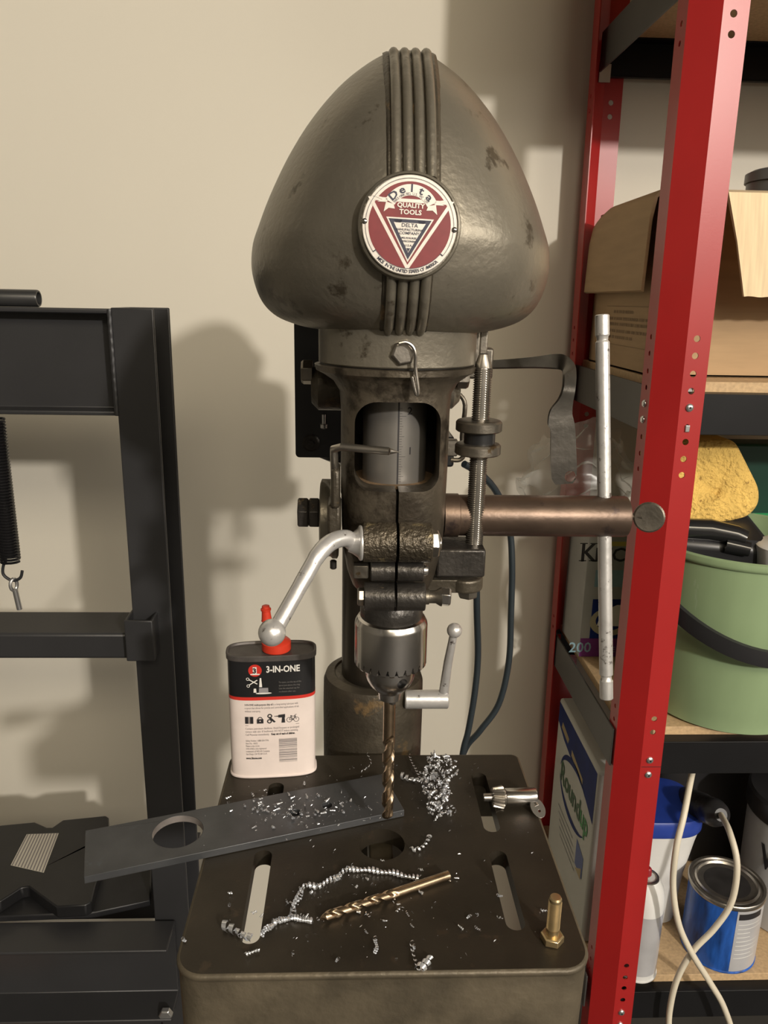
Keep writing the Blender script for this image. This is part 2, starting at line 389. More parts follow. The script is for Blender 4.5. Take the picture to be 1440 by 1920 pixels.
# right: feed shaft barrel, rod and thumb screw
build('feed_hub', MB().lathe([(.0150, 0), (.0150, .010), (.0142, .0105), (.0142, .1255), (.0138, .1270), (.0085, .1272)], (.062, SY, 1.2645), (1, 0, 0), 48), brown, dp)
t0 = at(1129, 590, .528); t1 = at(1137, 1310, .492)
d = (t1-t0); L = d.length; r = .0047
build('feed_rod', MB().lathe([(r-.0006, 0), (r, .0006), (r, .0135), (r-.0008, .0145), (r-.0010, .017), (r, .0182), (r, L-.0182), (r-.001, L-.017), (r-.0008, L-.0145), (r, L-.0135), (r, L-.0006), (r-.0006, L)], t0, d, 28), silverp, dp)
dc = at(1217, 970, .503); dn = V(-.30, -.88, .10).normalized()
ts = build('thumb_screw', MB().cyl(V(.188, SY, 1.2645), dc+V(-.004, .002, 0), .0024, n=16), steel_dk, dp)
disc = MB(); u, v = perp(dn); dprof = [(0, .0012), (.0094, .0014), (.0106, .0006), (.0106, -.0012), (.0094, -.0016), (0, -.0014)]
n = 72; disc.loft([[dc+dn*t+(u*math.cos(2*PI*i/n)+v*math.sin(2*PI*i/n))*max(1e-5, rr-(.00022 if i % 2 and rr > .01 else 0)) for i in range(n)] for rr, t in dprof])
build('knurled_disc', disc, steel_dk, ts)

# depth stop rod
RX, RY = .0828, .500
ft = thread((RX, RY, 1.240), (RX, RY, 1.3655), .0060, .00145, .0011, 28)
ft.lathe([(.0056, 0), (.0050, .003), (.0030, .0085), (.0022, .0092)], (RX, RY, 1.3655), n=28)
ft.map(lambda q: V(q.x, max(q.y, RY-.0049), q.z))
build('depth_stop_rod', ft, mat('stop_rod_steel', (.26, .24, .21), .34, .9, .2, 80), dp, sm=25)
def knurlnut(z):
    m = MB(); n = 96
    pr = [(.0060, 0), (.0140, 0), (.0151, .0008), (.0151, .0060), (.0140, .0072), (.0125, .0076), (.0060, .0076)]
    return m.loft([[V(RX-.0008+math.cos(2*PI*i/n)*(rr-(.00025 if i % 2 and rr > .015 else 0)), RY+math.sin(2*PI*i/n)*(rr-(.00025 if i % 2 and rr > .015 else 0)), z+t) for i in range(n)] for rr, t in pr])
build('stop_nut', knurlnut(1.3245), steel_dk, dp)
build('stop_nut', knurlnut(1.3092), steel_dk, dp)
build('stop_washer', MB().cyl((RX, RY, 1.3165), (RX, RY, 1.3250), .0102, n=40), black, dp)
build('stop_bracket', MB().box(.056, .0885, .484, .516, 1.2285, 1.2480), greasy, dp, bevel=.0015)
build('quill_collar', MB().lathe([(.0115, 0), (.0125, .001), (.0125, .0085), (.0115, .0095)], (.0775, .50, 1.2150), n=36).box(.045, .0775, .490, .512, 1.2150, 1.2245), paint_dk, dp, bevel=.001)
build('collar_lower_nut', MB().rod((.0800, .50, 1.2085), (.0800, .50, 1.2155), .0070, .001, 6), steel_dk, dp)
build('rod_top_bracket', MB().box(.0755, .083, .518, .526, 1.362, 1.388).box(.083, .0885, .520, .530, 1.366, 1.388), steel_dk, dp, bevel=.001)
ap = [at(858, 690, .535), at(905, 686, .56)]
build('tension_lug', MB().rod((-.030, .56, 1.346), (.004, .56, 1.346), .0172, .005, 40), paint_dk, dp)
build('tension_lug', MB().rod((.050, .56, 1.346), (.076, .56, 1.346), .0150, .005, 40), paint, dp)
build('tension_bolt', hexhead((-.0290, .556, 1.3560), (-1, 0, 0), .0088, .0082, 6, .4), steel_dk, dp, sm=20, bevel=.0004)
build('tension_bolt', hexhead((.0720, .545, 1.3555), (1, 0, 0), .0085, .0085, 6, .4), steel_dk, dp, sm=20, bevel=.0004)
# front hex bolt with wire clip
pc = at(757, 663, .455)
build('front_bolt', hexhead((pc.x, .462, pc.z), (0, -1, .02), .0074, .0062, 6, .2).rod((pc.x, .480, pc.z), (pc.x, .461, pc.z), .0085, .001), steel, dp, sm=20, bevel=.0005)
wp = [at(748, 644, .4525), at(762, 642, .4525), at(774, 650, .4525), at(779, 665, .4525), at(779, 690, .4535), at(784, 733, .4540), at(780, 738, .4545), at(772, 706, .4535)]
build('wire_clip', MB().tube(smoothpts(wp, 5), .0011, 10), steel, dp)

# pulley guard
GX, GY = .0300, .555
G = [(1.3865, .036, .52), (1.3868, .052, .66), (1.3885, .066, .735), (1.393, .080, .80), (1.399, .0885, .865), (1.407, .0940, .92), (1.418, .0975, .965), (1.428, .0985, .985), (1.440, .0970, 1.0), (1.452, .0930, .985), (1.466, .0878, .955),
     (1.482, .0808, .91), (1.498, .0728, .855), (1.514, .0632, .785), (1.528, .0530, .70), (1.540, .0425, .605), (1.550, .0310, .50), (1.5565, .0215, .40), (1.560, .0130, .28), (1.5612, .004, .12)]
def gb(f): return .128*f
def gf(z):        # front Y of the guard on its centre line
    for (z0, _, f0), (z1, _, f1) in zip(G, G[1:]):
        if z0 <= z <= z1: return GY-gb(f0+(f1-f0)*(z-z0)/(z1-z0))
    return GY-gb(.5)
def gz(z):
    Gs = []
    return Gs
G = [(z-max(0, z-1.44)*.085, w_, f_) for z, w_, f_ in G]
Gd = [tuple(q) for q in smoothpts([V(*g) for g in G], 4)]
def gring(z, w, f):
    lift = lambda y: V(0, 0, 0)
    R = sup(GX, GY, z, w, gb(f), 2.15, 96, .36*f**.55)
    for q in R:
        if q.y > GY:
            t = (q.y-GY)/.42; q.x = GX+(q.x-GX)*(1-.25*t)
            if z < 1.47: q.z += (1.47-z)*.75*min(1, t*1.2)
    return R
guard = build('pulley_guard', MB().loft([gring(*g) for g in Gd]), paint, dp, sm=60)
build('guard_collar', MB().lathe([(.0500, 0), (.0508, .0008), (.0508, .0200), (.053, .026)], (HX+.001, SY, 1.3672), n=72), paint, dp)
build('collar_gap_shade', MB().cyl((HX, SY, 1.3655), (HX, SY, 1.3680), .0485, n=48), black, dp)  # black ring stands in for the shade in the slit below the collar
# four ribs, above and below the badge
bc = at(768, 423, .4245)
def ribpath(x, za, zb, n=40, over=False):
    P = [V(x, gf(za+(zb-za)*i/n)-.0010, za+(zb-za)*i/n) for i in range(n+1)]
    if over: P += [V(x, GY-.030, 1.5490), V(x, GY-.01, 1.5508), V(x, GY+.03, 1.5508)]
    return P
for i in range(4):
    x0 = GX+.0005+(i-1.5)*.0062
    P = ribpath(x0, bc.z+.024, 1.5445, over=True)
    build('rib', MB().tube(smoothpts(P[::3]+[P[-1]], 3), .00275, 12), paint, guard)
for i in range(4):
    x0 = GX-.0015+(i-1.5)*.0062
    P = [V(x0+.0005, gf(z)-.0010, z) for z in [1.3885, 1.3905, 1.393, 1.396, 1.399, 1.403, 1.407, 1.412, 1.418, 1.423]]
    build('rib', MB().tube(smoothpts(P, 3), [.0024]*3+[.00285]*25, 12), paint, guard)
def strip(x0, x1, zs):
    A = [V(x0, gf(z)-.0004, z) for z in zs]; B = [V(x1, gf(z)-.0004, z) for z in zs]; C = [V(x0-.0022, gf(z)+.003, z) for z in zs]; D = [V(x1+.0022, gf(z)+.003, z) for z in zs]
    return MB().loft([[c, a, b, d] for a, b, c, d in zip(A, B, C, D)])
build('rib_pad', strip(GX-.0128, GX+.0138, [bc.z+.022+(1.544-bc.z-.022)*i/30 for i in range(31)]), paint_dk, guard)  # dark grimy paint also deepens the shade of the grooves between ribs
build('rib_pad', strip(GX-.0145, GX+.0115, [1.3885+(1.424-1.3885)*i/16 for i in range(17)]), paint_dk, guard)
bn = V(0, -1, .05).normalized()
build('badge_boss', MB().lathe([(.0275, -.020), (.0272, -.0030), (.0266, -.0014), (.0255, -.0008), (.0255, -.0025)], bc, bn, 64), paint, guard)
BR = .0247; tl = math.radians(-2.3)
bu = V(1, 0, 0); bv = bn.cross(bu).normalized()
if bv.z < 0: bv = -bv
BU = bu*math.cos(tl)+bv*math.sin(tl); BV = -bu*math.sin(tl)+bv*math.cos(tl)
badge = build('badge', MB().lathe([(BR, -.002), (BR, 0.0), (BR*.985, .0005), (0, .0005)], bc, bn, 96), badge_si, dp, label='round red and silver maker badge')
def bdg(mb, k): return mb.map(lambda c: bc+BU*c.x*BR+BV*c.y*BR+bn*(.00050+.00007*k))
def flat(poly, holes=(), sub=0):
    loops = [poly]+list(holes); P = [(a, b, 0) for l in loops for a, b in l]
    t = tessellate_polygon([[Vector((a, b, 0)) for a, b in l] for l in loops])
    return MB().add(P, [tuple(q) for q in t])
def ringarc(r0, r1, a0, a1, cx=0, cy=0, n=48):
    A = [math.radians(a0+(a1-a0)*i/n) for i in range(n+1)]
    vs = [(cx+r0*math.cos(t), cy+r0*math.sin(t), 0) for t in A]+[(cx+r1*math.cos(t), cy+r1*math.sin(t), 0) for t in A]
    return MB().add(vs, [(i, i+1, n+2+i, n+1+i) for i in range(n)])
rd = MB()
for k in range(12): rd.join(ringarc(.865*k/12, .865*(k+1)/12, 0, 360, n=72))
build('badge_field', bdg(rd, 1), badge_rd, badge, sm=0)
def tri(l, r, b): return [l, r, b]
def tri_off(T, d):
    cx = sum(p[0] for p in T)/3; cy = sum(p[1] for p in T)/3
    def ln(a, b):
        t = Vector((b[0]-a[0], b[1]-a[1])).normalized(); nn = Vector((-t.y, t.x))
        if nn.dot(Vector((cx-a[0], cy-a[1]))) < 0: nn = -nn
        return Vector(a)+nn*d, t
    Ls = [ln(T[i], T[(i+1) % 3]) for i in range(3)]; R = []
    for i in range(3):
        (p, t), (q2, s2) = Ls[i-1], Ls[i]
        den = t.x*s2.y-t.y*s2.x; k = ((q2.x-p.x)*s2.y-(q2.y-p.y)*s2.x)/den; R.append((p.x+t.x*k, p.y+t.y*k))
    return R
T0 = [(-.90, .52), (.90, .52), (0, -.92)]
sl = MB().join(flat(T0, [tri_off(T0, .068)]))
build('badge_triangle', bdg(sl, 2), badge_si, badge, sm=0)
T1 = [(-.50, .145), (.50, .145), (0, -.74)]
build('badge_inner_triangle', bdg(flat(T1), 3), badge_si, badge, sm=0)
build('badge_inner_border', bdg(flat(tri_off(T1, .028), [tri_off(T1, .095)]).join(flat([(-.34, .10), (-.16, .10), (-.19, .045), (-.30, .045)])).join(flat([(.34, .10), (.16, .10), (.19, .045), (.30, .045)])), 4), badge_nv, badge, sm=0)
rb = ringarc(.385, .605, 28, 152, 0, .205)
for s in (-1, 1):
    rb.join(flat([(s*.50, .50), (s*.66, .53), (s*.82, .545), (s*.60, .475), (s*.70, .43), (s*.50, .43)]))
    rb.join(flat([(s*.36, .40), (s*.52, .44), (s*.56, .24), (s*.46, .32), (s*.33, .31)]))
build('badge_ribbon', bdg(rb, 5), badge_si, badge, sm=0)
def arctext(s, R, cy, size, span, mid=90, down=False, bold=0.0, sx=1.0):
    mb = MB(); n = len(s)
    for i, ch in enumerate(s):
        if ch == ' ': continue
        a = math.radians(mid+(span*(i-(n-1)/2)/(n-1))*(1 if down else -1)); t = textmb(ch, size, bold, sx=sx)
        o = Vector((R*math.cos(a), cy+R*math.sin(a), 0)); up = Vector((math.cos(a), math.sin(a), 0))*(-1 if down else 1)
        rt = Vector((up.y, -up.x, 0)); mb.join(t.map(lambda c: o+rt*c.x+up*c.y))
    return mb
lt = arctext('Delta', .455, .205, .215, 92, bold=.006, sx=1.25).join(arctext('TRADE MARK REG. U.S. PAT. OFF.', .395, .205, .072, 112))
lt.join(arctext('MADE IN THE UNITED STATES OF AMERICA', .955, 0, .095, 82, mid=-90, down=True, bold=.001))
for s, y, z in (('DELTA', -.035, .105), ('MANUFACTURING', -.110, .064), ('COMPANY', -.185, .080), ('MILWAUKEE', -.270, .052), ('WISCONSIN', -.335, .050), ('U.S.A.', -.42, .058)):
    lt.join(textmb(s, z, .001, sx=1.1).map(lambda c: V(c.x, c.y+y, 0)))
lt.join(flat([(-.04, -.455), (.04, -.455), (0, -.53)])).join(ringarc(.925, .933, -38, 218)).join(ringarc(.86, .868, 218, 322)).join(ringarc(.86, .93, 217, 218.3, n=2)).join(ringarc(.86, .93, 321.8, 323, n=2))
build('badge_lettering', bdg(lt, 6), badge_nv, badge, sm=0)
lw = MB()
for s, y, z in (('QUALITY', .350, .128), ('TOOLS', .215, .135)): lw.join(textmb(s, z, .004, sx=1.08).map(lambda c: V(c.x, c.y+y, 0)))
build('badge_white_lettering', bdg(lw, 6), badge_si, badge, sm=0)
for x, y in ((-.945, .03), (.945, -.03)):
    build('rivet', MB().lathe([(.0015, 0), (.0014, .0006), (.0009, .0011), (.0001, .0013)], bc+BU*x*BR+BV*y*BR+bn*.0003, bn, 16), chrome, badge)

# chuck and spindle
chz = 1.138
cm_ = MB().lathe([(.0170, .052), (.0215, .053), (.0240, .0515), (.0256, .0485), (.0259, .047), (.0259, .0205)], (SX, SY, chz), n=90, cap=False)
# toothed lower rim
N2 = 104; rings = []
for (rr, z, dip) in ((.0259, .0205, 0), (.0259, .0172, 1), (.0250, .0160, 1), (.0175, .0160, 1)):
    R = []
    for i in range(N2):
        tooth = (i % 4 == 0); a = 2*PI*i/N2
        R.append(V(SX+rr*math.cos(a), SY+rr*math.sin(a), chz+z+(.0045 if tooth and dip else 0)))
    rings.append(R)
cm_.loft(rings, cap=False)
ck = build('chuck', cm_, chrome, dp, sm=28)
build('chuck_top', MB().lathe([(.0212, .0510), (.0222, .0530), (.0222, .0600), (.0205, .0640), (.0170, .0655), (.0165, .074)], (SX, SY, chz), n=48), greasy, ck)
build('tooth_gap_shade', MB().cyl((SX, SY, chz+.0160), (SX, SY, chz+.022), .0222, n=60), black, ck)  # black core stands in for the shade between the teeth
body = MB().lathe([(.0080, -.0125), (.0086, -.0070), (.0115, -.0045), (.0150, -.0005), (.0172, .0040), (.0182, .0085), (.0183, .0172)], (SX, SY, chz), n=64)
kd = (at(755, 1283, .494)-V(SX, SY, 0)); kd.z = 0; kd.normalize(); kp = V(SX, SY, at(755, 1283, .494).z)
build('chuck_sleeve', boolean(body, [MB().cyl(kp+kd*.0075, kp+kd*.03, .0040, n=24)]), chrome, ck)
build('key_hole_shade', MB().cyl(kp+kd*.0070, kp+kd*.0080, .00395, n=24), black, ck)  # black disc stands in for the darkness inside the key hole
for k in range(3):
    a = math.radians(-90+120*k+20); build('chuck_jaw', MB().cyl((SX+.0052*math.cos(a), SY+.0052*math.sin(a), chz-.0145), (SX+.0058*math.cos(a), SY+.0058*math.sin(a), chz-.008), .0026, n=6), greasy, ck)

# motor and mounting behind the column
build('motor_plate', MB().prism(rrect(-.0575, -.012, 1.2530, 1.392, .004), [], (0, .775, 0), (1, 0, 0), (0, 0, 1), .012), black, dp, bevel=.001)
build('motor_plate', MB().prism(rrect(.058, .0935, 1.272, 1.40, .004), [], (0, .775, 0), (1, 0, 0), (0, 0, 1), .012), black, dp, bevel=.001)
pb = at(607, 800, .755); build('plate_bolt', MB().cyl(pb, pb+V(0, 0, .012), .0020, n=12).rod(pb+V(0, 0, -.002), pb+V(0, 0, .003), .0036, .0008, 12), boltm, dp)
pb = at(583, 831, .76); build('plate_nut', MB().lathe([(.0088, 0), (.0088, .002), (.007, .0035)], pb+V(0, .004, 0), (0, -1, 0), 24).cyl(pb, pb+V(0, -.004, 0), .0035, n=6), greasy, dp)
mt = build('motor', MB().lathe([(.045, 0), (.066, .010), (.070, .020), (.070, .17), (.066, .18), (.045, .19)], (.022, .895, 1.222), n=56), black, dp)
build('terminal_box', MB().box(.060, .112, .84, .90, 1.228, 1.262), black, mt, bevel=.003)
build('motor_bracket', MB().box(-.04, .08, .77, .84, 1.262, 1.275), black, dp, bevel=.002)
build('motor_bracket', MB().box(-.04, .08, .77, .84, 1.35, 1.362), black, dp, bevel=.002)
pw = [at(862, 740, .72), at(872, 760, .72), at(866, 820, .72), at(870, 850, .72), at(862, 862, .72), at(845, 862, .72)]
build('wire_handle', MB().tube(smoothpts(pw, 4), .0022, 10), steel_dk, dp)
build('shift_bolt', hexhead(at(846, 838, .66), (0, -1, 0), .0085, .006), steel_dk, dp, sm=20)
# belt lever: flat bent strap
Yl = .615
lp = [(905, 684, .0034, 50), (940, 683, .0036, 50), (1000, 680, .0046, 52), (1040, 678, .0062, 55), (1056, 680, .0064, 56), (1066, 690, .0064, 58), (1068, 706, .0062, 60), (1066, 730, .0060, 62), (1060, 752, .0068, 68), (1052, 772, .0092, 78), (1051, 790, .0100, 86), (1055, 806, .0094, 90), (1056, 850, .0100, 90), (1057, 880, .0100, 90), (1057, 897, .0094, 90), (1057, 907, .0068, 90)]
rings = []
for i, (px, py, hw, tw) in enumerate(lp):
    p = at(px, py, Yl-.03*min(1, max(0, (i-3)/4))); q0 = lp[max(i-1, 0)]; q1 = lp[min(i+1, len(lp)-1)]
    T = (at(q1[0], q1[1], Yl)-at(q0[0], q0[1], Yl)).normalized()
    a = math.radians(tw); S = (V(0, 1, 0)*math.cos(a)+T.cross(V(0, 1, 0))*math.sin(a)).normalized(); Nn = T.cross(S).normalized()
    rings.append([p+S*hw+Nn*.0011, p-S*hw+Nn*.0011, p-S*hw-Nn*.0011, p+S*hw-Nn*.0011])
R2 = []
for k in range(4):
    c = smoothpts([r_[k] for r_ in rings], 5); R2.append(c)
lev = MB().loft([[R2[k][i] for k in range(4)] for i in range(len(R2[0]))])
hc = at(1069, 893, Yl-.03)
build('belt_lever', boolean(lev, [MB().cyl(hc+V(0, -.02, 0), hc+V(0, .02, 0), .0046, n=24)]), mat('lever_steel', (.13, .12, .105), .33, .8, .35, 30, .2, 200, spot=(.07, .04, .02), samt=.62, sscale=40), dp, sm=50)
build('lever_pivot', MB().box(.070, .1085, Yl-.008, Yl+.008, 1.348, 1.372), steel_dk, dp, bevel=.002)

# twist drills
def twist(p0, p1, r, frac, turns, n=28, steps=110, tip=.0035, z0=0):
    """p0 tip, p1 shank end"""
    p0 = Vector(p0); p1 = Vector(p1); d = (p1-p0); L = d.length; d.normalize(); u, v = perp(d); rings = []
    for k in range(steps+1):
        t = L*k/steps; fl = max(0, min(1, (frac*L-t)/.006)); tw = 2*PI*turns*t/(L*frac); R = []
        cone = min(1, (t+.0002)/tip)
        for i in range(n):
            a = 2*PI*i/n; m = max(0, math.cos(a*2)); rr = r*cone*(1-.50*fl*m**.8)
            R.append(p0+d*t+(u*math.cos(a+tw)+v*math.sin(a+tw))*rr)
        rings.append(R)
    return MB().loft(rings)
tip = V(.0283, SY, at(728, 1536, SY).z)
tb1 = twist(tip, (SX, SY, chz-.004), .0045, .66, 2.1)
o = build('drill_bit', tb1, gold, origin=tip, sm=40)
tag(o, 'bronze-coloured twist drill bit held upright in the chuck', 'drill bit', 'twist drill bits')
pA = atz(600, 1722, TZ+.0035); pB = atz(841, 1641, TZ+.0035)
o = build('drill_bit', twist(pA, pB, .0034, .58, 2.0), gold, origin=(pA.x, pA.y, TZ), sm=40)
tag(o, 'bronze-coloured twist drill bit lying loose on the table', 'drill bit', 'twist drill bits')

# ------------------------------------------------------------------ things on the table
# flat bar
f0 = V(-.1892, .4698, 0); ang = math.radians(17.2); ux = V(math.cos(ang), math.sin(ang), 0); uy = V(-math.sin(ang), math.cos(ang), 0)
def loc2(x, y): dd = V(x, y, 0)-f0; return dd.dot(ux), dd.dot(uy)
LB, WB = .2440, .0525
bh = loc2(-.1335, .5180); h1 = loc2(*atz(554, 1524, TZ+.006)[:2]); h2 = loc2(*atz(613, 1510, TZ+.006)[:2])
bar = thing('flat_steel_bar', 'dark flat steel bar with one large and two small holes lying across the table', 'steel bar', (f0.x, f0.y, TZ))
build('bar', MB().prism([(0, 0), (LB, 0), (LB, WB), (0, WB)], [circ(*bh, .0192, 44), circ(*h1, .0043), circ(*h2, .0043)], (f0.x, f0.y, TZ+.0003), ux, uy, .0060), hrs, bar, bevel=.0005, sm=30)
m = MB()
R1 = [V(0, 0, 0)]
n = 44
lin = [[(bh[0]+(.01920-.0001)*math.cos(2*PI*i/n), bh[1]+(.01920-.0001)*math.sin(2*PI*i/n)) for i in range(n)]]
vs = [V(f0.x, f0.y, TZ+.0006)+ux*a+uy*b for a, b in lin[0]]; m.loft([vs, [q+V(0, 0, .0056) for q in vs]], cap=False)
build('hole_edge', m, hrs_edge, bar, label='bright machined edge of the large hole')

# chuck key
ka = atz(906, 1496, TZ+.0085); ka.z = TZ+.0090
kb = ka+V(.0475, .0012, 0)
kd = (kb-ka).normalized()
key = thing('chuck_key', 'steel chuck key with toothed gear and flattened cross handle', 'chuck key', (ka.x, ka.y, TZ))
km = MB().lathe([(.0026, 0), (.0031, .0005), (.0031, .0080)], ka, kd, 24).lathe([(.0068, .0185), (.0070, .019), (.0070, .0435), (.0064, .0445), (.0052, .0446)], ka, kd, 36)
build('shank', km, chrome, key)
gm = MB(); u, v = perp(kd); n = 60
def gr(t, r0, dd, tw): return [ka+kd*t+(u*math.cos(2*PI*i/n+tw)+v*math.sin(2*PI*i/n+tw))*(r0-(dd if (i//2) % 2 else 0)) for i in range(n)]
gm.loft([gr(.0072, .0060, .0012, 0), gr(.0080, .0078, .0017, 0), gr(.0160, .0094, .0016, .12), gr(.0168, .0088, .0008, .12), gr(.0187, .0064, 0, .12)])
build('gear', gm, steel, key, sm=25)
hp = ka+kd*.0395; hd = V(.28, -.60, -.30).normalized()
build('cross_handle', MB().cyl(hp-hd*.006, hp+hd*.010, .0027, n=20), chrome, key)
e = hp+hd*.0115; hn = V(.10, -.62, .78).normalized(); hu = (hd-hn*hd.dot(hn)).normalized(); hv = hn.cross(hu)
build('handle_end', MB().prism(circ(0, 0, .0082, 28, .0058), [circ(.0026, .0, .0011, 12)], e-hn*.001, hu, hv, .0022), chrome, key, bevel=.0004)

# brass-coloured hex bolt standing on its head
bp = atz(1036, 1768, TZ)
bp = V(bp.x, bp.y+.002, TZ)
blt = thing('hex_bolt', 'yellow-zinc hex bolt standing upright on its head at the table corner', 'bolt', bp)
build('bolt_head', MB().lathe([(.0068, 0), (.0078, .0006), (.0078, .0048), (.0066, .0056)], bp, (0, 0, 1), 6, True, .25), brassy, blt, sm=20, bevel=.0003)
build('bolt_shank', MB().cyl(bp+V(0, 0, .0052), bp+V(0, 0, .010), .0042).join(thread(bp+V(0, 0, .010), bp+V(0, 0, .0315), .0044, .0013, .0010, 24)).lathe([(.0040, 0), (.0040, .002), (.0034, .0032), (.0018, .0033)], bp+V(0, 0, .0315), n=24), brassy, blt, sm=25)

# oil can
cc = V(-.0688, .6120, TZ); cya = math.radians(4.5); cu = V(math.cos(cya), math.sin(cya), 0); cv = V(-math.sin(cya), math.cos(cya), 0)
can = thing('oil_can', 'small flat oil tin with black and white label and red spout', 'oil can', cc)
CW, CDp, CE, CH = .0372, .0150, 3.6, .1165
def cring(z, g=0.0, n=72):
    return [cc+cu*q.x+cv*q.y+V(0, 0, z) for q in sup(0, 0, 0, CW+g, CDp+g, CE, n)]
def cfront(x): return -CDp*(max(0, 1-abs(x/CW)**CE))**(1/CE)
def oncan(x, z, k=1): return cc+cu*x+cv*(cfront(x)-.00012*k)+V(0, 0, z)
build('body', MB().loft([cring(.0010, -.0002), cring(.0755), ], cap=True), canwhite, can)
build('red_band', MB().loft([cring(.0755, .00005), cring(.0785, .00005)]), redink, can)
build('black_label', MB().loft([cring(.0785, 0), cring(.1125, 0)]), black, can)
build('bottom_rim', MB().loft([cring(0, .0004), cring(.0007, .0010), cring(.0018, .0010), cring(.0026, .0002)]), canwhite, can)
tin = mat('grimy_tin_lid', (.095, .085, .08), .5, .4, .3, 60, .2, 300)
build('lid', MB().loft([cring(.1112, .0002), cring(.1120, .0011), cring(.1160, .0012), cring(.1168, .0004), cring(.1166, -.0008), cring(.1150, -.0016)]), tin, can)
sp = cc+V(.0042, .001, .115)
build('spout_base', MB().lathe([(.0115, 0), (.0125, .001), (.0125, .0075), (.0110, .0090), (.0060, .0100), (.0050, .0110)], sp, n=40), redpl, can)
sx_ = at(503, 1185, .612); s0 = V(sx_.x, .612, sp.z+.006)
build('spout', MB().lathe([(.0046, 0), (.0038, .010), (.0028, .024)], s0, (-.05, 0, 1), 24), redpl, can)
build('spout_cap', MB().lathe([(.0040, .0205), (.0047, .0212), (.0044, .0215), (.0036, .0300), (.0044, .0306), (.0044, .0320), (.0034, .0326), (.0032, .0345), (.0022, .0350)], s0, (-.05, 0, 1), 24), redpl, can)
def cantext(mb, k=2): return mb.map(lambda c: oncan(c.x, c.y, k))
def P_(x, z, mb): return mb.map(lambda c: V(c.x+x, c.y+z, 0))
tw_ = MB().join(P_(.0098, .1015, textmb('3-IN-ONE', .0083, .00022, sx=.80)))
tw_.join(P_(-.0190+.0030, .0860, MB().join(flat([(.0055, .0020), (.0080, .0020), (.0074, .0105), (.0062, .0105)]))))
tw_.join(flat([(-.0190, .0948), (-.0186, .0955), (-.0115, .0912), (-.0125, .0908)])).join(flat([(-.0190, .0905), (-.0186, .0898), (-.0115, .0945), (-.0125, .0949)]))
tw_.join(ringarc(.0009, .0014, 0, 360, -.0199, .0957, 16)).join(ringarc(.0009, .0014, 0, 360, -.0196, .0893, 16)).join(flat([(-.0153, .0830), (-.0128, .0830), (-.0131, .0868), (-.0150, .0868)])).join(flat(circ(-.0068, .0822, .0068, 20, .0008)))
build('white_lettering', cantext(tw_), white, can, sm=0)
build('grey_picture', cantext(flat([(-.0108, .0825), (-.0028, .0825), (-.0030, .0872), (-.0106, .0872)])), mat('grey_print', (.25, .24, .25), .5), can, sm=0)
tg = MB()
for i, s in enumerate(('To open, cut the tip of the', 'spout just above the ring.', 'Use the attached cap for', 're-closure after use.')): tg.join(P_(.0060, .0912-.0029*i, textmb(s, .0022, 0, 'LEFT', .80)))
build('small_lettering', cantext(tg), mat('dim_print', (.16, .15, .14), .6), can, sm=0)
build('red_disc', cantext(flat(circ(-.0136, .1035, .0056, 32)), 2), redink, can, sm=0)
dl = MB().join(P_(-.0147, .0998, textmb('1', .0098, .0003))).join(P_(-.0130, .0998, textmb('1', .0098, .0003))).join(flat([(-.0175, .0996), (-.0098, .0996), (-.0098, .1006), (-.0175, .1006)]))
build('numeral', cantext(dl, 3), white, can, sm=0)
build('numeral', cantext(P_(-.0140, .1013, textmb('3', .0062, .0003)), 4), ink, can, sm=0)
bk = MB()
x0 = -.0232
for i, s in enumerate(('3-IN-ONE multi-purpose drip oil is a long-lasting lubricant with', 'a spout that allows for precise and controlled applications of oil,', 'without overspray.')):
    bk.join(P_(x0, .0705-.0030*i, textmb(s, .0027, 0, 'LEFT', .655)))
bk.join(P_(x0, .0705, textmb('3-IN-ONE multi-purpose drip oil', .0027, .00008, 'LEFT', .655)))
for i, s in enumerate(('Contains petroleum distillates. Avoid frequent or prolonged', 'contact with skin. If Swallowed, DO NOT induce vomiting.', 'Call Physician immediately.')):
    bk.join(P_(x0, .0478-.0029*i, textmb(s, .0027, 0, 'LEFT', .70)))
for i, s in enumerate(('Safety Hotline 1-888-324-7596', 'Item No. 10035', 'Made in the U.S.A.', '3-IN-ONE is the registered', 'trademark of WD-40 Company', 'San Diego, CA 92138 U.S.A.')):
    bk.join(P_(x0, .0362-.0026*i, textmb(s, .0024, 0, 'LEFT', .66)))
build('small_lettering', cantext(bk), greyink, can, sm=0)
b2 = MB().join(P_(x0+.0220, .0420, textmb('Keep out of reach of children.', .0027, .0001, 'LEFT', .62))).join(P_(x0, .0190, textmb('www.3inone.com', .0027, .0001, 'LEFT', .70)))
b2.join(flat([(x0, .0515), (x0+.046, .0515), (x0+.046, .0518), (x0, .0518)]))
# icons: hinge, padlock, wrench, drill, bicycle
zi = .0535
b2.join(flat([(x0, zi), (x0+.0028, zi), (x0+.0028, zi+.0066), (x0, zi+.0066)])).join(flat([(x0+.0042, zi), (x0+.0070, zi), (x0+.0070, zi+.0066), (x0+.0042, zi+.0066)])).join(flat([(x0+.0032, zi), (x0+.0038, zi), (x0+.0038, zi+.0066), (x0+.0032, zi+.0066)]))
x1 = x0+.0128; b2.join(flat([(x1-.0028, zi), (x1+.0028, zi), (x1+.0028, zi+.0042), (x1-.0028, zi+.0042)], [circ(x1, zi+.0022, .0006, 8)])).join(ringarc(.0014, .0021, 0, 180, x1, zi+.0042, 16))
x1 = x0+.0205; b2.join(ringarc(.0011, .0021, 0, 360, x1+.0002, zi+.0018, 16)).join(flat([(x1-.0010, zi+.0055), (x1+.0008, zi+.0062), (x1+.0056, zi+.0012), (x1+.0040, zi+.0004)])).join(ringarc(.0011, .0021, -60, 220, x1+.0006, zi+.0068, 16))
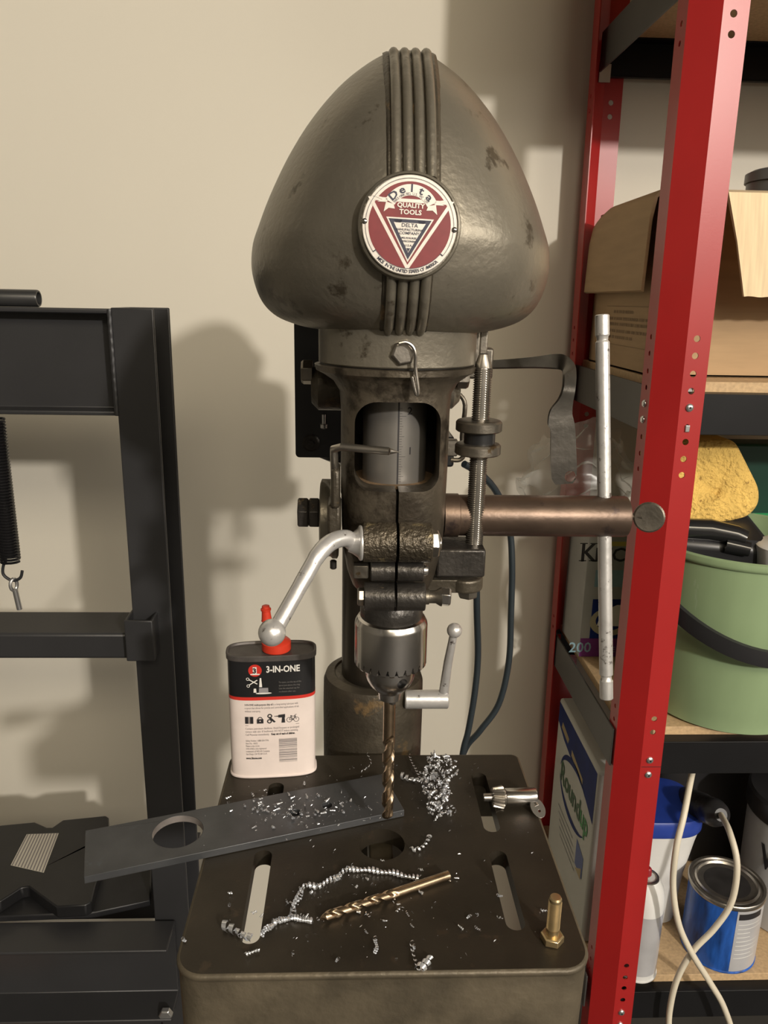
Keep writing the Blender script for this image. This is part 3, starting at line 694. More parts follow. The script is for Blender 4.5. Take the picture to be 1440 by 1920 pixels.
x1 = x0+.0305; b2.join(flat([(x1-.0022, zi+.0050), (x1+.0036, zi+.0050), (x1+.0036, zi+.0082), (x1-.0022, zi+.0076)])).join(flat([(x1+.0004, zi), (x1+.0036, zi), (x1+.0032, zi+.005), (x1+.0010, zi+.005)])).join(flat([(x1-.0058, zi+.0062), (x1-.0022, zi+.0059), (x1-.0022, zi+.0069), (x1-.0058, zi+.0066)]))
x1 = x0+.0405; b2.join(ringarc(.0020, .0024, 0, 360, x1-.0028, zi+.0025, 20)).join(ringarc(.0020, .0024, 0, 360, x1+.0032, zi+.0025, 20))
for A, B in (((-.0028, .0025), (-.0012, .0062)), ((-.0012, .0055), (.0022, .0060)), ((-.0012, .0055), (.0004, .0022)), ((.0004, .0022), (.0022, .0060)), ((-.0028, .0025), (.0004, .0022)), ((.0032, .0025), (.0020, .0068)), ((.0020, .0068), (.0034, .0074)), ((-.0020, .0064), (-.0004, .0064))):
    a = Vector(A); b = Vector(B); nn = (b-a).normalized().orthogonal()*.00022
    b2.join(flat([(x1+a.x+nn.x, zi+a.y+nn.y), (x1+b.x+nn.x, zi+b.y+nn.y), (x1+b.x-nn.x, zi+b.y-nn.y), (x1+a.x-nn.x, zi+a.y-nn.y)]))
build('black_lettering', cantext(b2), ink, can, sm=0, kind='stuff')
bars = MB(); zz = .0150; random.seed(3)
while zz < .0378:
    hgt = random.choice([.0003, .0003, .0006, .0009]); bars.join(flat([(x0+.0285, zz), (x0+.0440, zz), (x0+.0440, zz+hgt), (x0+.0285, zz+hgt)])); zz += hgt+random.choice([.0003, .0004, .0007])
build('barcode', cantext(bars), greyink, can, sm=0)

# ------------------------------------------------------------------ shavings
random.seed(11)
def ribbon(path, r, turns, wdt, n=None):
    """helical ribbon wound around a path"""
    P = smoothpts(path, 10); n = n or int(turns*14)
    segL = [0]
    for a, b in zip(P, P[1:]): segL.append(segL[-1]+(b-a).length)
    Lt = segL[-1]; A = []; B = []; j = 0
    for i in range(n+1):
        s = Lt*i/n
        while j < len(P)-2 and segL[j+1] < s: j += 1
        t = (s-segL[j])/max(1e-9, segL[j+1]-segL[j]); p = P[j].lerp(P[j+1], t); T = (P[j+1]-P[j]).normalized(); u, v = perp(T)
        a = 2*PI*turns*i/n; rr = r*(.75+.25*math.sin(i*.37)+.22*math.sin(i*.083+1.3)); c = p+(u*math.cos(a)+v*math.sin(a))*rr
        A.append(c-T*wdt*.5); B.append(c+T*wdt*.5+(u*math.cos(a)+v*math.sin(a))*r*.25)
    return MB().add(A+B, [(i, i+1, n+2+i, n+1+i) for i in range(n)])
def tz(px, py, h=.0025): return atz(px, py, TZ+h)+V(0, 0, 0)
def curl(name, pts, r, turns, wd, label, hgt=.0022, group='loose drill curls on the table'):
    path = [tz(a, b, hgt) for a, b in pts]; z0 = path[0]
    o = build(name, ribbon(path, r, turns, wd), chipm, origin=(z0.x, z0.y, TZ), sm=60)
    return tag(o, label, 'metal shaving', group)
curl('drill_curl', [(785, 1648), (745, 1638), (700, 1632), (655, 1630), (630, 1645), (600, 1660), (572, 1662), (553, 1695), (543, 1722), (508, 1728)], .0021, 44, .0016, 'long silvery drill curl snaking over the table front')
curl('drill_curl', [(585, 1728), (560, 1722), (540, 1722), (520, 1728), (500, 1742), (492, 1752)], .0019, 20, .0014, 'short silvery curl joined to the lying drill tip')
curl('drill_curl', [(418, 1735), (440, 1742), (455, 1752), (470, 1760)], .0028, 4.5, .0035, 'wide dark curl left of the left table slot')
curl('drill_curl', [(772, 1765), (775, 1785), (778, 1800), (786, 1818)], .0012, 6, .0010, 'thin curl hanging near the table front edge')
curl('drill_curl', [(786, 1818), (795, 1808), (805, 1795)], .0026, 2.5, .0028, 'small wide curl at the table front edge')
curl('drill_curl', [(770, 1593), (785, 1591), (800, 1580), (806, 1566)], .0018, 6, .0016, 'bright curl beside the round table hole')
curl('drill_curl', [(752, 1455), (770, 1460), (790, 1463), (806, 1470)], .0028, 6, .0026, 'open bright curl right of the upright drill')
curl('drill_curl', [(703, 1758), (706, 1772), (704, 1786)], .0012, 7, .0010, 'tiny upright curl at the centre of the table front')
curl('drill_curl', [(688, 1412), (696, 1428), (690, 1438), (676, 1448)], .0007, 6, .0012, 'thin forked shaving left of the upright drill', .004)
curl('drill_curl', [(768, 1415), (774, 1432), (781, 1445), (790, 1462)], .0009, 9, .0010, 'thin upright wisp behind the open bright curl', .004)
curl('drill_curl', [(460, 1790), (475, 1784), (486, 1782)], .0011, 5, .0010, 'small dull curl below the left table slot')
# bird-nest clump
cl = MB()
for i in range(95):
    t = random.random(); px = 822+random.gauss(0, 15)+ (random.random() < .25)*random.uniform(0, 45)*(1 if t < .35 else .3); py = 1418+110*t
    ph = tz(px, py, random.uniform(.001, .010)); dd = V(random.uniform(-1, 1), random.uniform(-1, 1), random.uniform(-.5, .6)).normalized()*random.uniform(.003, .009)
    q0 = ph; q1 = ph+dd; q0.z = max(q0.z, TZ+.001); q1.z = max(q1.z, TZ+.001)
    cl.join(ribbon([q0, q0.lerp(q1, .5)+V(0, 0, .001), q1], random.uniform(.0007, .0017), random.uniform(1.5, 4), random.uniform(.0007, .0016)))
ctr = tz(835, 1475, 0)
tag(build('shavings_clump', cl, chipm, origin=(ctr.x, ctr.y, TZ), sm=60), 'tangled nest of bright shavings between drill and upper right slot', 'metal shavings', kind='stuff')
fl = MB()
def fleck(p, s):
    u = V(random.uniform(-1, 1), random.uniform(-1, 1), random.uniform(-.3, .5)).normalized()*s; v = V(random.uniform(-1, 1), random.uniform(-1, 1), random.uniform(.2, 1)).normalized()*s*.45
    q = p+V(0, 0, s*.5); fl.add([q-u-v*.2, q-u*.3+v, q+u, q+u*.2-v*.4], [(0, 1, 2), (0, 2, 3)])
for i in range(620):
    k = random.random()
    if k < .5: px, py = random.gauss(560, 62), random.gauss(1512, 24)
    elif k < .7: px, py = random.gauss(700, 110), random.gauss(1690, 45)
    elif k < .86: px, py = random.uniform(650, 900), random.uniform(1430, 1560)
    else: px, py = random.uniform(380, 1060), random.uniform(1430, 1810)
    p = atz(px, py, TZ); a, b = loc2(p.x, p.y); onbar = -.0 < a < LB and 0 < b < WB
    if onbar: p = atz(px, py, TZ+.0064); a, b = loc2(p.x, p.y)
    if onbar and math.hypot(a-bh[0], b-bh[1]) < .02: continue
    if not onbar and not (xl+.004 < p.x < xr-.004 and yf+.004 < p.y < yb-.004): continue
    if not onbar and any(abs(p.x-cx) < .008 and a0 < p.y < a1 for cx, a0, a1 in ((-.0655, .41, .505), (.1125, .42, .502), (.1135, .52, .603))): continue
    if not onbar and math.hypot(p.x-.0245, p.y-.509) < .017: continue
    fleck(p, random.choice([.0004, .0006, .0009, .0013]))
for i in range(90):
    px, py = (random.gauss(545, 60), random.gauss(1515, 18)) if i < 50 else (random.gauss(700, 120), random.gauss(1700, 40))
    p = atz(px, py, TZ+.0075); a, b = loc2(p.x, p.y)
    if not (0 < a < LB and 0 < b < WB): p = atz(px, py, TZ+.0012)
    dd = V(random.uniform(-1, 1), random.uniform(-1, 1), .1).normalized()*random.uniform(.002, .005)
    fl.join(ribbon([p, p+dd*.5, p+dd], random.uniform(.0005, .0010), random.uniform(1.5, 4), .0008))
tag(build('metal_chips', fl, chipm, origin=(.02, .5, TZ), sm=0), 'tiny bright metal chips scattered over the table and the flat bar', 'metal chips', kind='stuff')

# ------------------------------------------------------------------ shop press on the left
PX0, PX1, PY0, PY1 = -.2865, -.2365, .95, 1.022
sp_ = thing('shop_press', 'charcoal steel H-frame shop press standing left of the drill press', 'shop press', (-.36, .985, 0))
build('post', MB().prism([(0, 0), (.05, 0), (.05, .0045), (.0045, .0045), (.0045, .0675), (.053, .0675), (.053, .072), (0, .072)], [], (PX0, PY0, .02), (1, 0, 0), (0, 1, 0), 1.372), grayf, sp_, bevel=.0015)
PL = -.86
build('post', MB().prism([(0, 0), (.05, 0), (.05, .072), (0, .072), (0, .0675), (.0455, .0675), (.0455, .0045), (0, .0045)], [], (PL, PY0, .02), (1, 0, 0), (0, 1, 0), 1.372), grayf, sp_, bevel=.0015)
cb = PX0+.0005
hb = MB().prism([(.0, 0), (.034, 0), (.034, .126), (.0, .126), (.0, .1205), (.0285, .1205), (.0285, .0055), (0, .0055)], [], (PL+.05, .9505, 1.2645), (0, 1, 0), (0, 0, 1), cb-PL-.05)
build('top_beam', hb, grayf, sp_, bevel=.0015)
build('beam_weld', MB().tube([V(PX0-.001+.0002*math.sin(i*2.1), .950+.0002*math.cos(i*1.7), 1.265+.125*i/40) for i in range(41)], .0030, 8), grayf, sp_)
build('cross_bar', MB().prism([(0, 0), (.075, 0), (.075, .036), (0, .036)], [], (PL+.05, .935, .948), (0, 1, 0), (0, 0, 1), cb-PL-.05+.008), grayf, sp_, bevel=.004)
build('guide_clip', MB().prism([(0, 0), (.036, 0), (.036, .05), (.032, .05), (.032, .004), (.004, .004), (.004, .05), (0, .05)], [], (-.2895, .921, .9515), (1, 0, 0), (0, 1, 0), .0565), grayf, sp_, bevel=.0015)
for yy in (.90, 1.085):
    s = -1 if yy < 1 else 1
    ch = [(0, 0), (0, .127), (s*.055, .127), (s*.055, .122), (s*.006, .122), (s*.006, .005), (s*.055, .005), (s*.055, 0)]
    build('bed_channel', MB().prism(ch if s > 0 else ch[::-1], [], (-.86, yy+.045*(s < 0), .398), (0, 1, 0), (0, 0, 1), .605), grayf, sp_, bevel=.0015)
build('foot', MB().box(-.31, -.22, .78, 1.19, 0, .04), grayf, sp_, bevel=.004)
build('foot', MB().box(PL-.02, PL+.07, .78, 1.19, 0, .04), grayf, sp_, bevel=.004)
build('lower_brace', MB().box(PL+.05, PX0, .96, 1.01, .27, .33), grayf, sp_, bevel=.003)
pp = at(312, 1898, .90); build('bed_bolt', hexhead(pp, (0, -1, .0), .010, .008), boltm, sp_, sm=20, bevel=.0005)
# coil spring and hook
scx, scy = -.4262, .93
P = []
for i in range(48*12+1):
    a = 2*PI*i/12; P.append(V(scx+.0112*math.cos(a), scy+.0112*math.sin(a), 1.262-.178*i/(48*12)))
spr = build('return_spring', MB().tube(P, .0018, 6), mat('gloss_spring_black', (.012, .012, .013), .22, .2), sp_)
hk = smoothpts([V(scx-.004, scy, 1.086), V(scx-.009, scy, 1.078), V(scx-.010, scy, 1.066), V(scx, scy, 1.0585), V(scx+.010, scy, 1.062), V(scx+.0135, scy, 1.0715)], 5)
build('spring_hook', MB().tube(hk, .0019, 8), rubber, spr)
ec = V(scx+.001, scy, 1.053)
build('eye_bolt', MB().tube([ec+V(.0025*math.cos(t*PI/8), .0065*math.cos(t*PI/8)*.6, .0075*math.sin(t*PI/8)) for t in range(17)], .0022, 8).cyl(ec+V(.001, 0, -.007), ec+V(.003, .002, -.034), .0034), boltm, sp_)
# pipe on top beam
o = build('steel_tube', MB().lathe([(.0085, 0), (.0100, .001), (.0100, .16), (.0092, .1615), (.0075, .1615), (.0070, .14)], (-.535, .965, 1.4008), (1, 0, 0), 28), mat('dark_tube', (.055, .055, .055), .35, .5, .1), origin=(-.46, .965, 1.391))
tag(o, 'short grey steel tube lying on top of the shop press beam', 'tube')
# arbor plates on the bed
def plate(name, pts, zt, th, label, m):
    W = [atz(a, b, zt) for a, b in pts]; c = sum(W, V(0, 0, 0))/len(W)
    o = thing(name, label, 'press plate', (c.x, c.y, zt-th), 'arbor plates on the press bed'); 
    build('plate', MB().prism([(q.x, q.y) for q in W], [], (0, 0, zt-th), (1, 0, 0), (0, 1, 0), th), m, o, bevel=.002); return o
ZP = .556
ap_ = [(-70, 1555), (0, 1547), (65, 1541), (88, 1551), (98, 1551), (118, 1537), (198, 1529), (204, 1533), (203, 1560)]+[(203-26*math.sin(PI*k/8)-k*1.5, 1570+6.2*k) for k in range(9)]+[(178, 1662), (172, 1690), (160, 1697), (106, 1700), (54, 1662), (40, 1664), (0, 1690), (-70, 1700)]
pl = plate('arbor_plate', ap_[::-1], ZP, .020, 'black notched arbor plate with paper sticker lying on the press bed', black)
sk = [(20, 1622), (50, 1564), (110, 1562), (82, 1636)]
W = [atz(a, b, ZP+.0004) for a, b in sk]
build('sticker', MB().prism([(q.x, q.y) for q in W][::-1], [], (0, 0, ZP-.0002), (1, 0, 0), (0, 1, 0), .0005), tanp, pl)
ln = MB()
for i in range(11):
    t = (i+.5)/11; a = W[0].lerp(W[3], t); b = W[1].lerp(W[2], t); e = (W[3]-W[0])*.018
    ln.add([a-e, a+e, b+e, b-e], [(0, 1, 2, 3)])
ln.v = [q+V(0, 0, .0003) for q in ln.v]
build('sticker_lines', ln, greyink, pl, sm=0)
plate('arbor_plate', [(-40, 1600), (222, 1550), (285, 1620), (282, 1688), (170, 1712), (-40, 1720)][::-1], .5355, .010, 'second black arbor plate lying underneath, behind the flat bar end', mat('dark_plate', (.022, .022, .024), .4, .3, .2, 30)).location.z -= .0
o = build('orange_board', MB().prism([(-.62, .82), (-.482, .82), (-.478, .925), (-.62, .925)], [], (0, 0, 0), (1, 0, 0), (0, 1, 0), .385), orange, origin=(-.55, .84, 0), bevel=.003)
tag(o, 'orange-brown wooden block under the press bed, lower left', 'wood block')

# ------------------------------------------------------------------ red shelving
RK = 0
shf = thing('shelving_unit', 'red-posted steel shelving unit with black beams right of the drill press', 'shelving unit', (.38, 1.0, 0))
LEAN = lambda q: V(q.x-.0100*(q.z-1.2), q.y, q.z)
ZH = [2.02, 1.99, 1.7195, 1.699, 1.3676, 1.3469, 1.3247, 1.3036, 1.2393, 1.2172, 1.1962, .8453, .8242, .4163, .3937, .3729, .3498]
def post(x, yf_, sy, name='post', mx=1):
    """sy=+1: flanges run back from a front corner; -1: mirrored for the rear"""
    mb = MB(); th = .0016; H = 2.15
    F = [(0, 0), (.030*mx, 0), (.030*mx, H), (0, H)]
    hl = [circ(.0125*mx, z, .0041, 14) for z in ZH]+[circ(.0125*mx, 1.2571, .0033, 14, .0052)]
    pf = MB().prism(F if mx > 0 else F[::-1], hl, (x+.031*mx, yf_, 0), (1, 0, 0), (0, 0, 1), -th*sy)
    # side flange
    y1 = yf_+.022*sy; sf = MB().prism([(0, 0), (.032*sy, 0), (.032*sy, H), (0, H)], [circ(.015*sy, z, .0033, 12) for z in ZH], (x, y1, 0), (0, 1, 0), (0, 0, 1), th*mx)
    dg = MB().loft([[V(x, y1, 0), V(x+.031*mx, yf_, 0), V(x+.031*mx, yf_+th*sy, 0), V(x+th*mx, y1+th*.4*sy, 0)], [V(x, y1, H), V(x+.031*mx, yf_, H), V(x+.031*mx, yf_+th*sy, H), V(x+th*mx, y1+th*.4*sy, H)]])
    mb.join(pf).join(sf).join(dg).map(LEAN)
    return build(name, mb, red, shf, sm=20)
p1 = post(.3790, .957, 1)
post(.3720, 1.362, -1)
post(1.29, .957, 1, mx=-1); post(1.29, 1.362, -1, mx=-1)
build('post_joint', MB().box(.4115, .4415, .9562, .9568, .7685, .7690).map(LEAN), black, shf, sm=0)
for z in (1.2829, .7795, .7559, .3254, .3007):
    c = LEAN(V(.4225, .957, z)); b = build('post_bolt', MB().lathe([(.0052, 0), (.0050, .0014), (.0036, .0028), (.0018, .0032)], c, (0, -1, 0), 20), boltm, shf)
    build('bolt_socket', MB().cyl(c+V(0, -.0031, 0), c+V(0, -.0034, 0), .0016, n=6), black, b)
for z in (1.2829, .7795, .7559, 1.262):
    c = LEAN(V(.379, .994, z)); build('post_bolt', MB().lathe([(.0050, 0), (.0048, .0014), (.0034, .0028), (.001, .003)], c, (-1, 0, 0), 16), boltm, shf)
c = LEAN(V(.4225, .9572, 1.2571)); build('beam_hook', MB().box(c.x-.0030, c.x+.0030, c.y-.0022, c.y+.006, c.z-.0050, c.z+.0040), boltm, shf, bevel=.0008)
c = LEAN(V(.4225, .9600, 1.3036)); build('beam_hook', MB().box(c.x-.0036, c.x+.0036, c.y, c.y+.006, c.z-.0010, c.z+.0036), boltm, shf)
for zt, full in ((1.806, 1), (1.300, 1), (.8065, 1), (.3610, 1)):
    hh = .052
    fb = [(0, 0), (0, hh), (.026, hh), (.026, hh-.002), (.002, hh-.002), (.002, .002), (.010, .002), (.010, 0)]
    build('beam', MB().prism(fb, [], (.4135, .9605, zt-hh), (0, 1, 0), (0, 0, 1), .845), blackbeam, shf, bevel=.0008)
    rb_ = [(-a, b) for a, b in fb][::-1]
    build('beam', MB().prism(rb_, [], (.385, 1.3585, zt-hh), (0, 1, 0), (0, 0, 1), .87), blackbeam, shf, bevel=.0008)
    eh = .060 if zt < 1.7 else .056
    build('end_beam', MB().box(.3795, .3825, .985, 1.335, zt-eh+.006, zt+.006), mat('end_beam_enamel', (.05, .048, .045), .45, 0, .1, 10), shf, bevel=.0008)
    build('end_beam', MB().box(1.2845, 1.2875, .985, 1.335, zt-eh+.006, zt+.006), blackbeam, shf, bevel=.0008)
    build('shelf_board', MB().box(.3955, 1.28, .979, 1.345, zt, zt+.0135), board, shf, bevel=.0008)
c = at(1145, 135, 1.345); build('corner_bracket', MB().box(.384, .402, 1.348, 1.352, c.z-.014, c.z+.012), boltm, shf)

# cardboard box with folded flaps
S2 = 1.3138
bx = thing('cardboard_box', 'large open cardboard box with folded-out flaps on the upper shelf', 'box', (.60, 1.16, S2))
cb0, cb1, cy0, cy1, ct = .3960, .84, 1.040, 1.315, 1.545
t_ = .004
build('body', MB().box(cb0, cb1, cy0, cy0+t_, S2, ct).box(cb0, cb1, cy1-t_, cy1, S2, ct).box(cb0, cb0+t_, cy0, cy1, S2, ct).box(cb1-t_, cb1, cy0, cy1, S2, ct).box(cb0, cb1, cy0, cy1, S2, S2+t_), card, bx, bevel=.001)
# left flap folded down outside
F1 = [V(cb0, 0, ct+.002), V(cb0-.006, 0, ct+.004), V(cb0-.014, 0, ct-.004), V(cb0-.018, 0, ct-.03), V(cb0-.020, 0, 1.425)]
def flapmb(sec, y0, y1, n=14, th=.004):
    rings = []
    for i in range(n+1):
        t = i/n; y = y0+(y1-y0)*t; sag = -.018*max(0, (t-.72)/.28)**2
        L = [p+V(0, y, 0)+V(0, 0, sag if k < 4 else .0) for k, p in enumerate(sec)]
        Rr = [p+V(th, y, -th*.5)+V(0, 0, sag if k < 4 else 0) for k, p in enumerate(sec)][::-1]
        rings.append(L+Rr)
    return MB().loft(rings)
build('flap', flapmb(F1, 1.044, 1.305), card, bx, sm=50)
g0 = at(1370, 355, .962); g1 = at(1387, 556, .948)
ff = MB(); nx = 60; x_r = .80
top = []; rings = []
for i in range(nx+1):
    x = g0.x+(x_r-g0.x)*i/nx; j = .0006*math.sin(i*1.9)
    zt_, zb_ = ct-.002, g1.z+.0006*math.sin(i*1.3)
    sh = .026*(1-i/nx)
    rings.append([V(x, cy0+.002, zt_+.002), V(x, cy0-.020, zt_+.004), V(x, .966+j, zt_-.006), V(x+sh*.5, .955+j, (zt_+zb_)/2), V(x+sh, .947+j, zb_), V(x+sh, .951+j, zb_), V(x+sh*.5, .959+j, (zt_+zb_)/2), V(x, .970+j, zt_-.010), V(x, cy0-.018, zt_), V(x, cy0+.002, zt_-.002)])
ff.loft(rings)
build('flap', ff, mat('lit_cardboard', (.74, .58, .37), .8, 0, .10, 30, stretch=(9, 1, .5)), bx, sm=50)  # same cardboard, lightened to carry the direct light on this flap
tx = MB()
lines = ['Instructions', 'ATTENTION', '* Remove contents', '  and check parts', '* Keep dry and store', '  upright at all times', '* Do not crush']
def sideL(y, z, lift=.0004): return V(cb0-lift, y, z)
yy0 = 1.235
tx.add([sideL(1.24, 1.4035), sideL(1.01, 1.4035), sideL(1.01, 1.4045), sideL(1.24, 1.4045)], [(0, 1, 2, 3)]).add([sideL(1.24, 1.3475), sideL(1.01, 1.3475), sideL(1.01, 1.3483), sideL(1.24, 1.3483)], [(0, 1, 2, 3)])
# only faint, unreadable print rows in the photograph: rows of short strokes
random.seed(5)
for r_, z in enumerate((1.394, 1.384, 1.376, 1.366, 1.357)):
    y = 1.225-(.02 if r_ in (0,) else 0)
    while y > (1.02 if r_ not in (0, 4) else 1.12):
        wv = random.uniform(.004, .012); tx.add([sideL(y, z), sideL(y-wv, z), sideL(y-wv, z+.0042), sideL(y, z+.0042)], [(0, 1, 2, 3)]); y -= wv+random.choice([.0012, .0012, .004])
build('print', tx, mat('faint_box_print', (.25, .165, .09), .85, 0, .1), bx, sm=0)
o = build('grey_canister', MB().lathe([(.060, 0), (.060, .255), (.063, .256), (.063, .268), (.055, .272), (.0, .273)], (.615, 1.15, S2+.006), n=40), mat('grey_lid', (.12, .12, .125), .4, 0, .05), origin=(.615, 1.15, S2+.006))
tag(o, 'dark grey round lid of a canister standing inside the cardboard box', 'canister')

o = thing('storage_carton', 'brown storage carton on the topmost shelf, its edge just above the picture', 'box', (.60, 1.15, 1.8195))
build('carton', MB().box(.300, .88, .965, 1.165, 1.8195, 2.25), card, o, bevel=.003)
# middle shelf
S3 = .8205
kb_ = thing('trash_bag_box', 'tall white kitchen bag carton with purple base band on the middle shelf', 'box', (.45, 1.26, S3))
k0, k1, ky0, ky1, kt = .3900, .545, 1.205, 1.315, 1.050
build('carton', MB().box(k0, k1, ky0, ky1, S3, kt), mat('dull_white_card', (.34, .34, .32), .6, 0, .08, 15), kb_, bevel=.0012)
def fr(x, z, w, h, m, nm, k=1): return build(nm, MB().box(x, x+w, ky0-.0003*k, ky0, z, z+h), m, kb_, sm=0)
fr(k0+.001, S3+.0005, .152, .034, purple, 'purple_band')
fr(k0+.018, S3+.20, .12, .008, yelink, 'yellow_band')
fr(k0+.016, S3+.034, .13, .072, blueink, 'blue_picture')
fr(k0+.016, S3+.128, .10, .030, tealink, 'teal_picture')
pm = MB().join(flat(circ(0, 0, .034, 32, .026), [circ(0, .002, .024, 32, .018)]))
build('picture_ring', place(pm, (k0+.048, ky0, S3+.065), (1, 0, 0), (0, 0, 1), .0006), mat('cream_print', (.42, .38, .25), .6), kb_, sm=0)
build('picture_bag', place(flat([(-.022, -.012), (.06, -.014), (.06, .024), (.01, .026), (-.014, .014)]), (k0+.048, ky0, S3+.070), (1, 0, 0), (0, 0, 1), .0008), white, kb_, sm=0)
kx = at(1088, 1055, ky0)
kt_ = MB().join(textmb('K', .044, .0006, 'LEFT', .95)).join(textmb('ITCHEN', .034, .0004, 'LEFT', 1.0).map(lambda c: V(c.x+.0245, c.y, 0)))
for sxx in ((-.001, 0), (-.001, .0300), (.016, 0), (.016, .0300)):
    kt_.join(flat([(sxx[0], sxx[1]), (sxx[0]+.0125, sxx[1]), (sxx[0]+.0125, sxx[1]+.0016), (sxx[0], sxx[1]+.0016)]))
build('lettering', place(kt_, (kx.x-.002, ky0, at(1088, 1052, ky0).z), (1, 0, 0), (0, 0, 1), .0006), ink, kb_, sm=0)
pz = at(1066, 1217, ky0)
build('white_lettering', place(textmb('200', .026, .0003, 'LEFT').join(textmb('ONE', .014, 0, 'LEFT').map(lambda c: V(c.x+.052, c.y, 0))), (pz.x, ky0, S3+.009), (1, 0, 0), (0, 0, 1), .0006), tealink, kb_, sm=0)

# plastic bag
random.seed(21)
bgm = MB(); nu, nv = 46, 34
for i in range(nv+1):
    for j in range(nu+1):
        a = -PI*.15+PI*1.35*j/nu; t = i/nv
        rr = .060+.028*math.sin(PI*t)+.022*noise.noise(V(j*.16, i*.16, 3))
        x = .375-.95*rr*math.cos(a)*(1.15 if math.cos(a) > 0 else 1.0); y = 1.235-rr*.75*math.sin(a); z = 1.052+.19*t*(1-.25*abs(math.cos(a)))+.018*noise.noise(V(j*.22, i*.3, 9))
        bgm.v.append(V(x, y, z))
for i in range(nv):
    for j in range(nu): a = i*(nu+1)+j; bgm.f.append((a, a+1, a+nu+2, a+nu+1))
o = build('plastic_bag', bgm, film, origin=(.375, 1.235, 1.051), sm=50)
tag(o, 'crumpled clear plastic bag bulging out above the kitchen bag carton', 'plastic bag')

# bucket
BX, BY, B0, BT = .572, 1.065, S3, 1.084
bk_ = thing('bucket', 'sage green plastic bucket with black handle on the middle shelf', 'bucket', (BX, BY, S3))
build('pail', MB().lathe([(.0, .006), (.108, .004), (.110, .0), (.1165, .004), (.1185, .026), (.1192, .028), (.1385, .235), (.1392, .250), (.1435, .252), (.1450, .256), (.1445, .262), (.1405, .264), (.1365, .262), (.1340, .235), (.1130, .012), (.0, .010)], (BX, BY, S3), n=96, cap=False), green, bk_, sm=50)
hd_ = []
for i in range(41):
    t = PI*i/40; a = math.radians(33); R_ = .1515
    hd_.append(V(BX-math.cos(t)*R_, BY-math.sin(t)*R_*1.03*math.cos(math.radians(8)), S3+.236-math.sin(t)*.098+.012*math.sin(2*t)*0))
hm = MB(); rings = []
for i, p in enumerate(hd_):
    rad = (p-V(BX, BY, p.z)); rad.z = 0; rad.normalize(); up = V(0, 0, 1); T = (hd_[min(i+1, 40)]-hd_[max(i-1, 0)]).normalized(); sd = T.cross(rad).normalized()
    rings.append([p+sd*.0125+rad*.001, p+sd*.0110+rad*.006, p+sd*.003+rad*.007, p-sd*.0110+rad*.006, p-sd*.0125+rad*.001, p-sd*.011-rad*.0008, p+sd*.011-rad*.0008])
build('handle', hm.loft(rings), blackp, bk_, sm=40)
# contents of bucket
rim = S3+.262
p0 = at(1225, 1010, 1.02); 
o = build('black_tool_case', MB().loft([[V(.44, 1.00, rim-.06), V(.575, .985, rim-.07), V(.59, 1.10, rim-.05), V(.44, 1.12, rim-.04)], [V(.432, .990, rim+.012), V(.575, .975, rim+.004), V(.590, 1.10, rim+.022), V(.435, 1.12, rim+.03)], [V(.44, 1.0, rim+.022), V(.568, .985, rim+.016), V(.582, 1.09, rim+.034), V(.445, 1.11, rim+.042)]]), blackp, origin=(.52, 1.05, rim-.06), bevel=.006, seg=3)
tag(o, 'shiny black plastic case lying in the green bucket under the sponge', 'tool case')
c0 = at(1330, 1003, .99); c1 = at(1425, 1020, .975)
o = build('black_spray_nozzle', MB().tube([at(1270, 990, 1.0), at(1330, 993, .995), at(1380, 1003, .985), at(1398, 1010, .98)], [.014, .015, .013, .011], 20).tube([at(1360, 1020, .985), at(1405, 1030, .975)], [.012, .010], 18), mat('gloss_black', (.015, .015, .016), .15, 0, .1, coat=.5), origin=c0)
tag(o, 'glossy black hose nozzle lying in the bucket beside the white cup', 'nozzle')
c = at(1440, 1070, 1.0)
o = build('white_cup', MB().lathe([(.030, 0), (.034, .07), (.034, .078), (.030, .080)], (.590, .978, 1.022), (-.12, -.05, 1), 36), wplastic, origin=(.590, .978, 1.022))
tag(o, 'white plastic cup sticking up at the bucket right side', 'cup')
# sponge
sg = MB(); ns = 40
Y0s = 1.055
q = [at(1240, 832, Y0s), at(1383, 826, Y0s), at(1424, 915, Y0s), at(1422, 945, Y0s), at(1400, 968, Y0s), at(1290, 998, Y0s), at(1235, 1004, Y0s)]
pth = [(p.x, p.z) for p in q]
ctr = V(sum(p[0] for p in pth)/7, 0, sum(p[1] for p in pth)/7)
def resample(pts, n):
    S = smoothpts([V(a, b, 0) for a, b in pts+[pts[0]]], 8); L = [0]
    for a, b in zip(S, S[1:]): L.append(L[-1]+(b-a).length)
    R = []; j = 0
    for i in range(n):
        s = L[-1]*i/n
        while L[j+1] < s: j += 1
        R.append(S[j].lerp(S[j+1], (s-L[j])/max(1e-9, L[j+1]-L[j])))
    return R
def roundpoly(P, r):
    out = []; n = len(P)
    for i in range(n):
        a, b, c = Vector(P[i-1]), Vector(P[i]), Vector(P[(i+1) % n]); d1 = (a-b); d2 = (c-b); q1 = b+d1.normalized()*min(r, d1.length*.45); q2 = b+d2.normalized()*min(r, d2.length*.45)
        for k in range(7):
            t = k/6; out.append(((q1*(1-t)**2+b*2*t*(1-t)+q2*t*t)[:]))
    return out
pr_ = roundpoly([pth[0], pth[1], pth[2], (pth[3][0], pth[3][1]), pth[4], pth[6]], .012)
def resample2(P, n):
    S = [V(a, b, 0) for a, b in P]; S.append(S[0]); L = [0]
    for a, b in zip(S, S[1:]): L.append(L[-1]+(b-a).length)
    R = []; j = 0
    for i in range(n):
        s = L[-1]*i/n
        while L[j+1] < s: j += 1
        R.append(S[j].lerp(S[j+1], (s-L[j])/max(1e-9, L[j+1]-L[j])))
    return R
oc = resample2(pr_, 96); rings = []
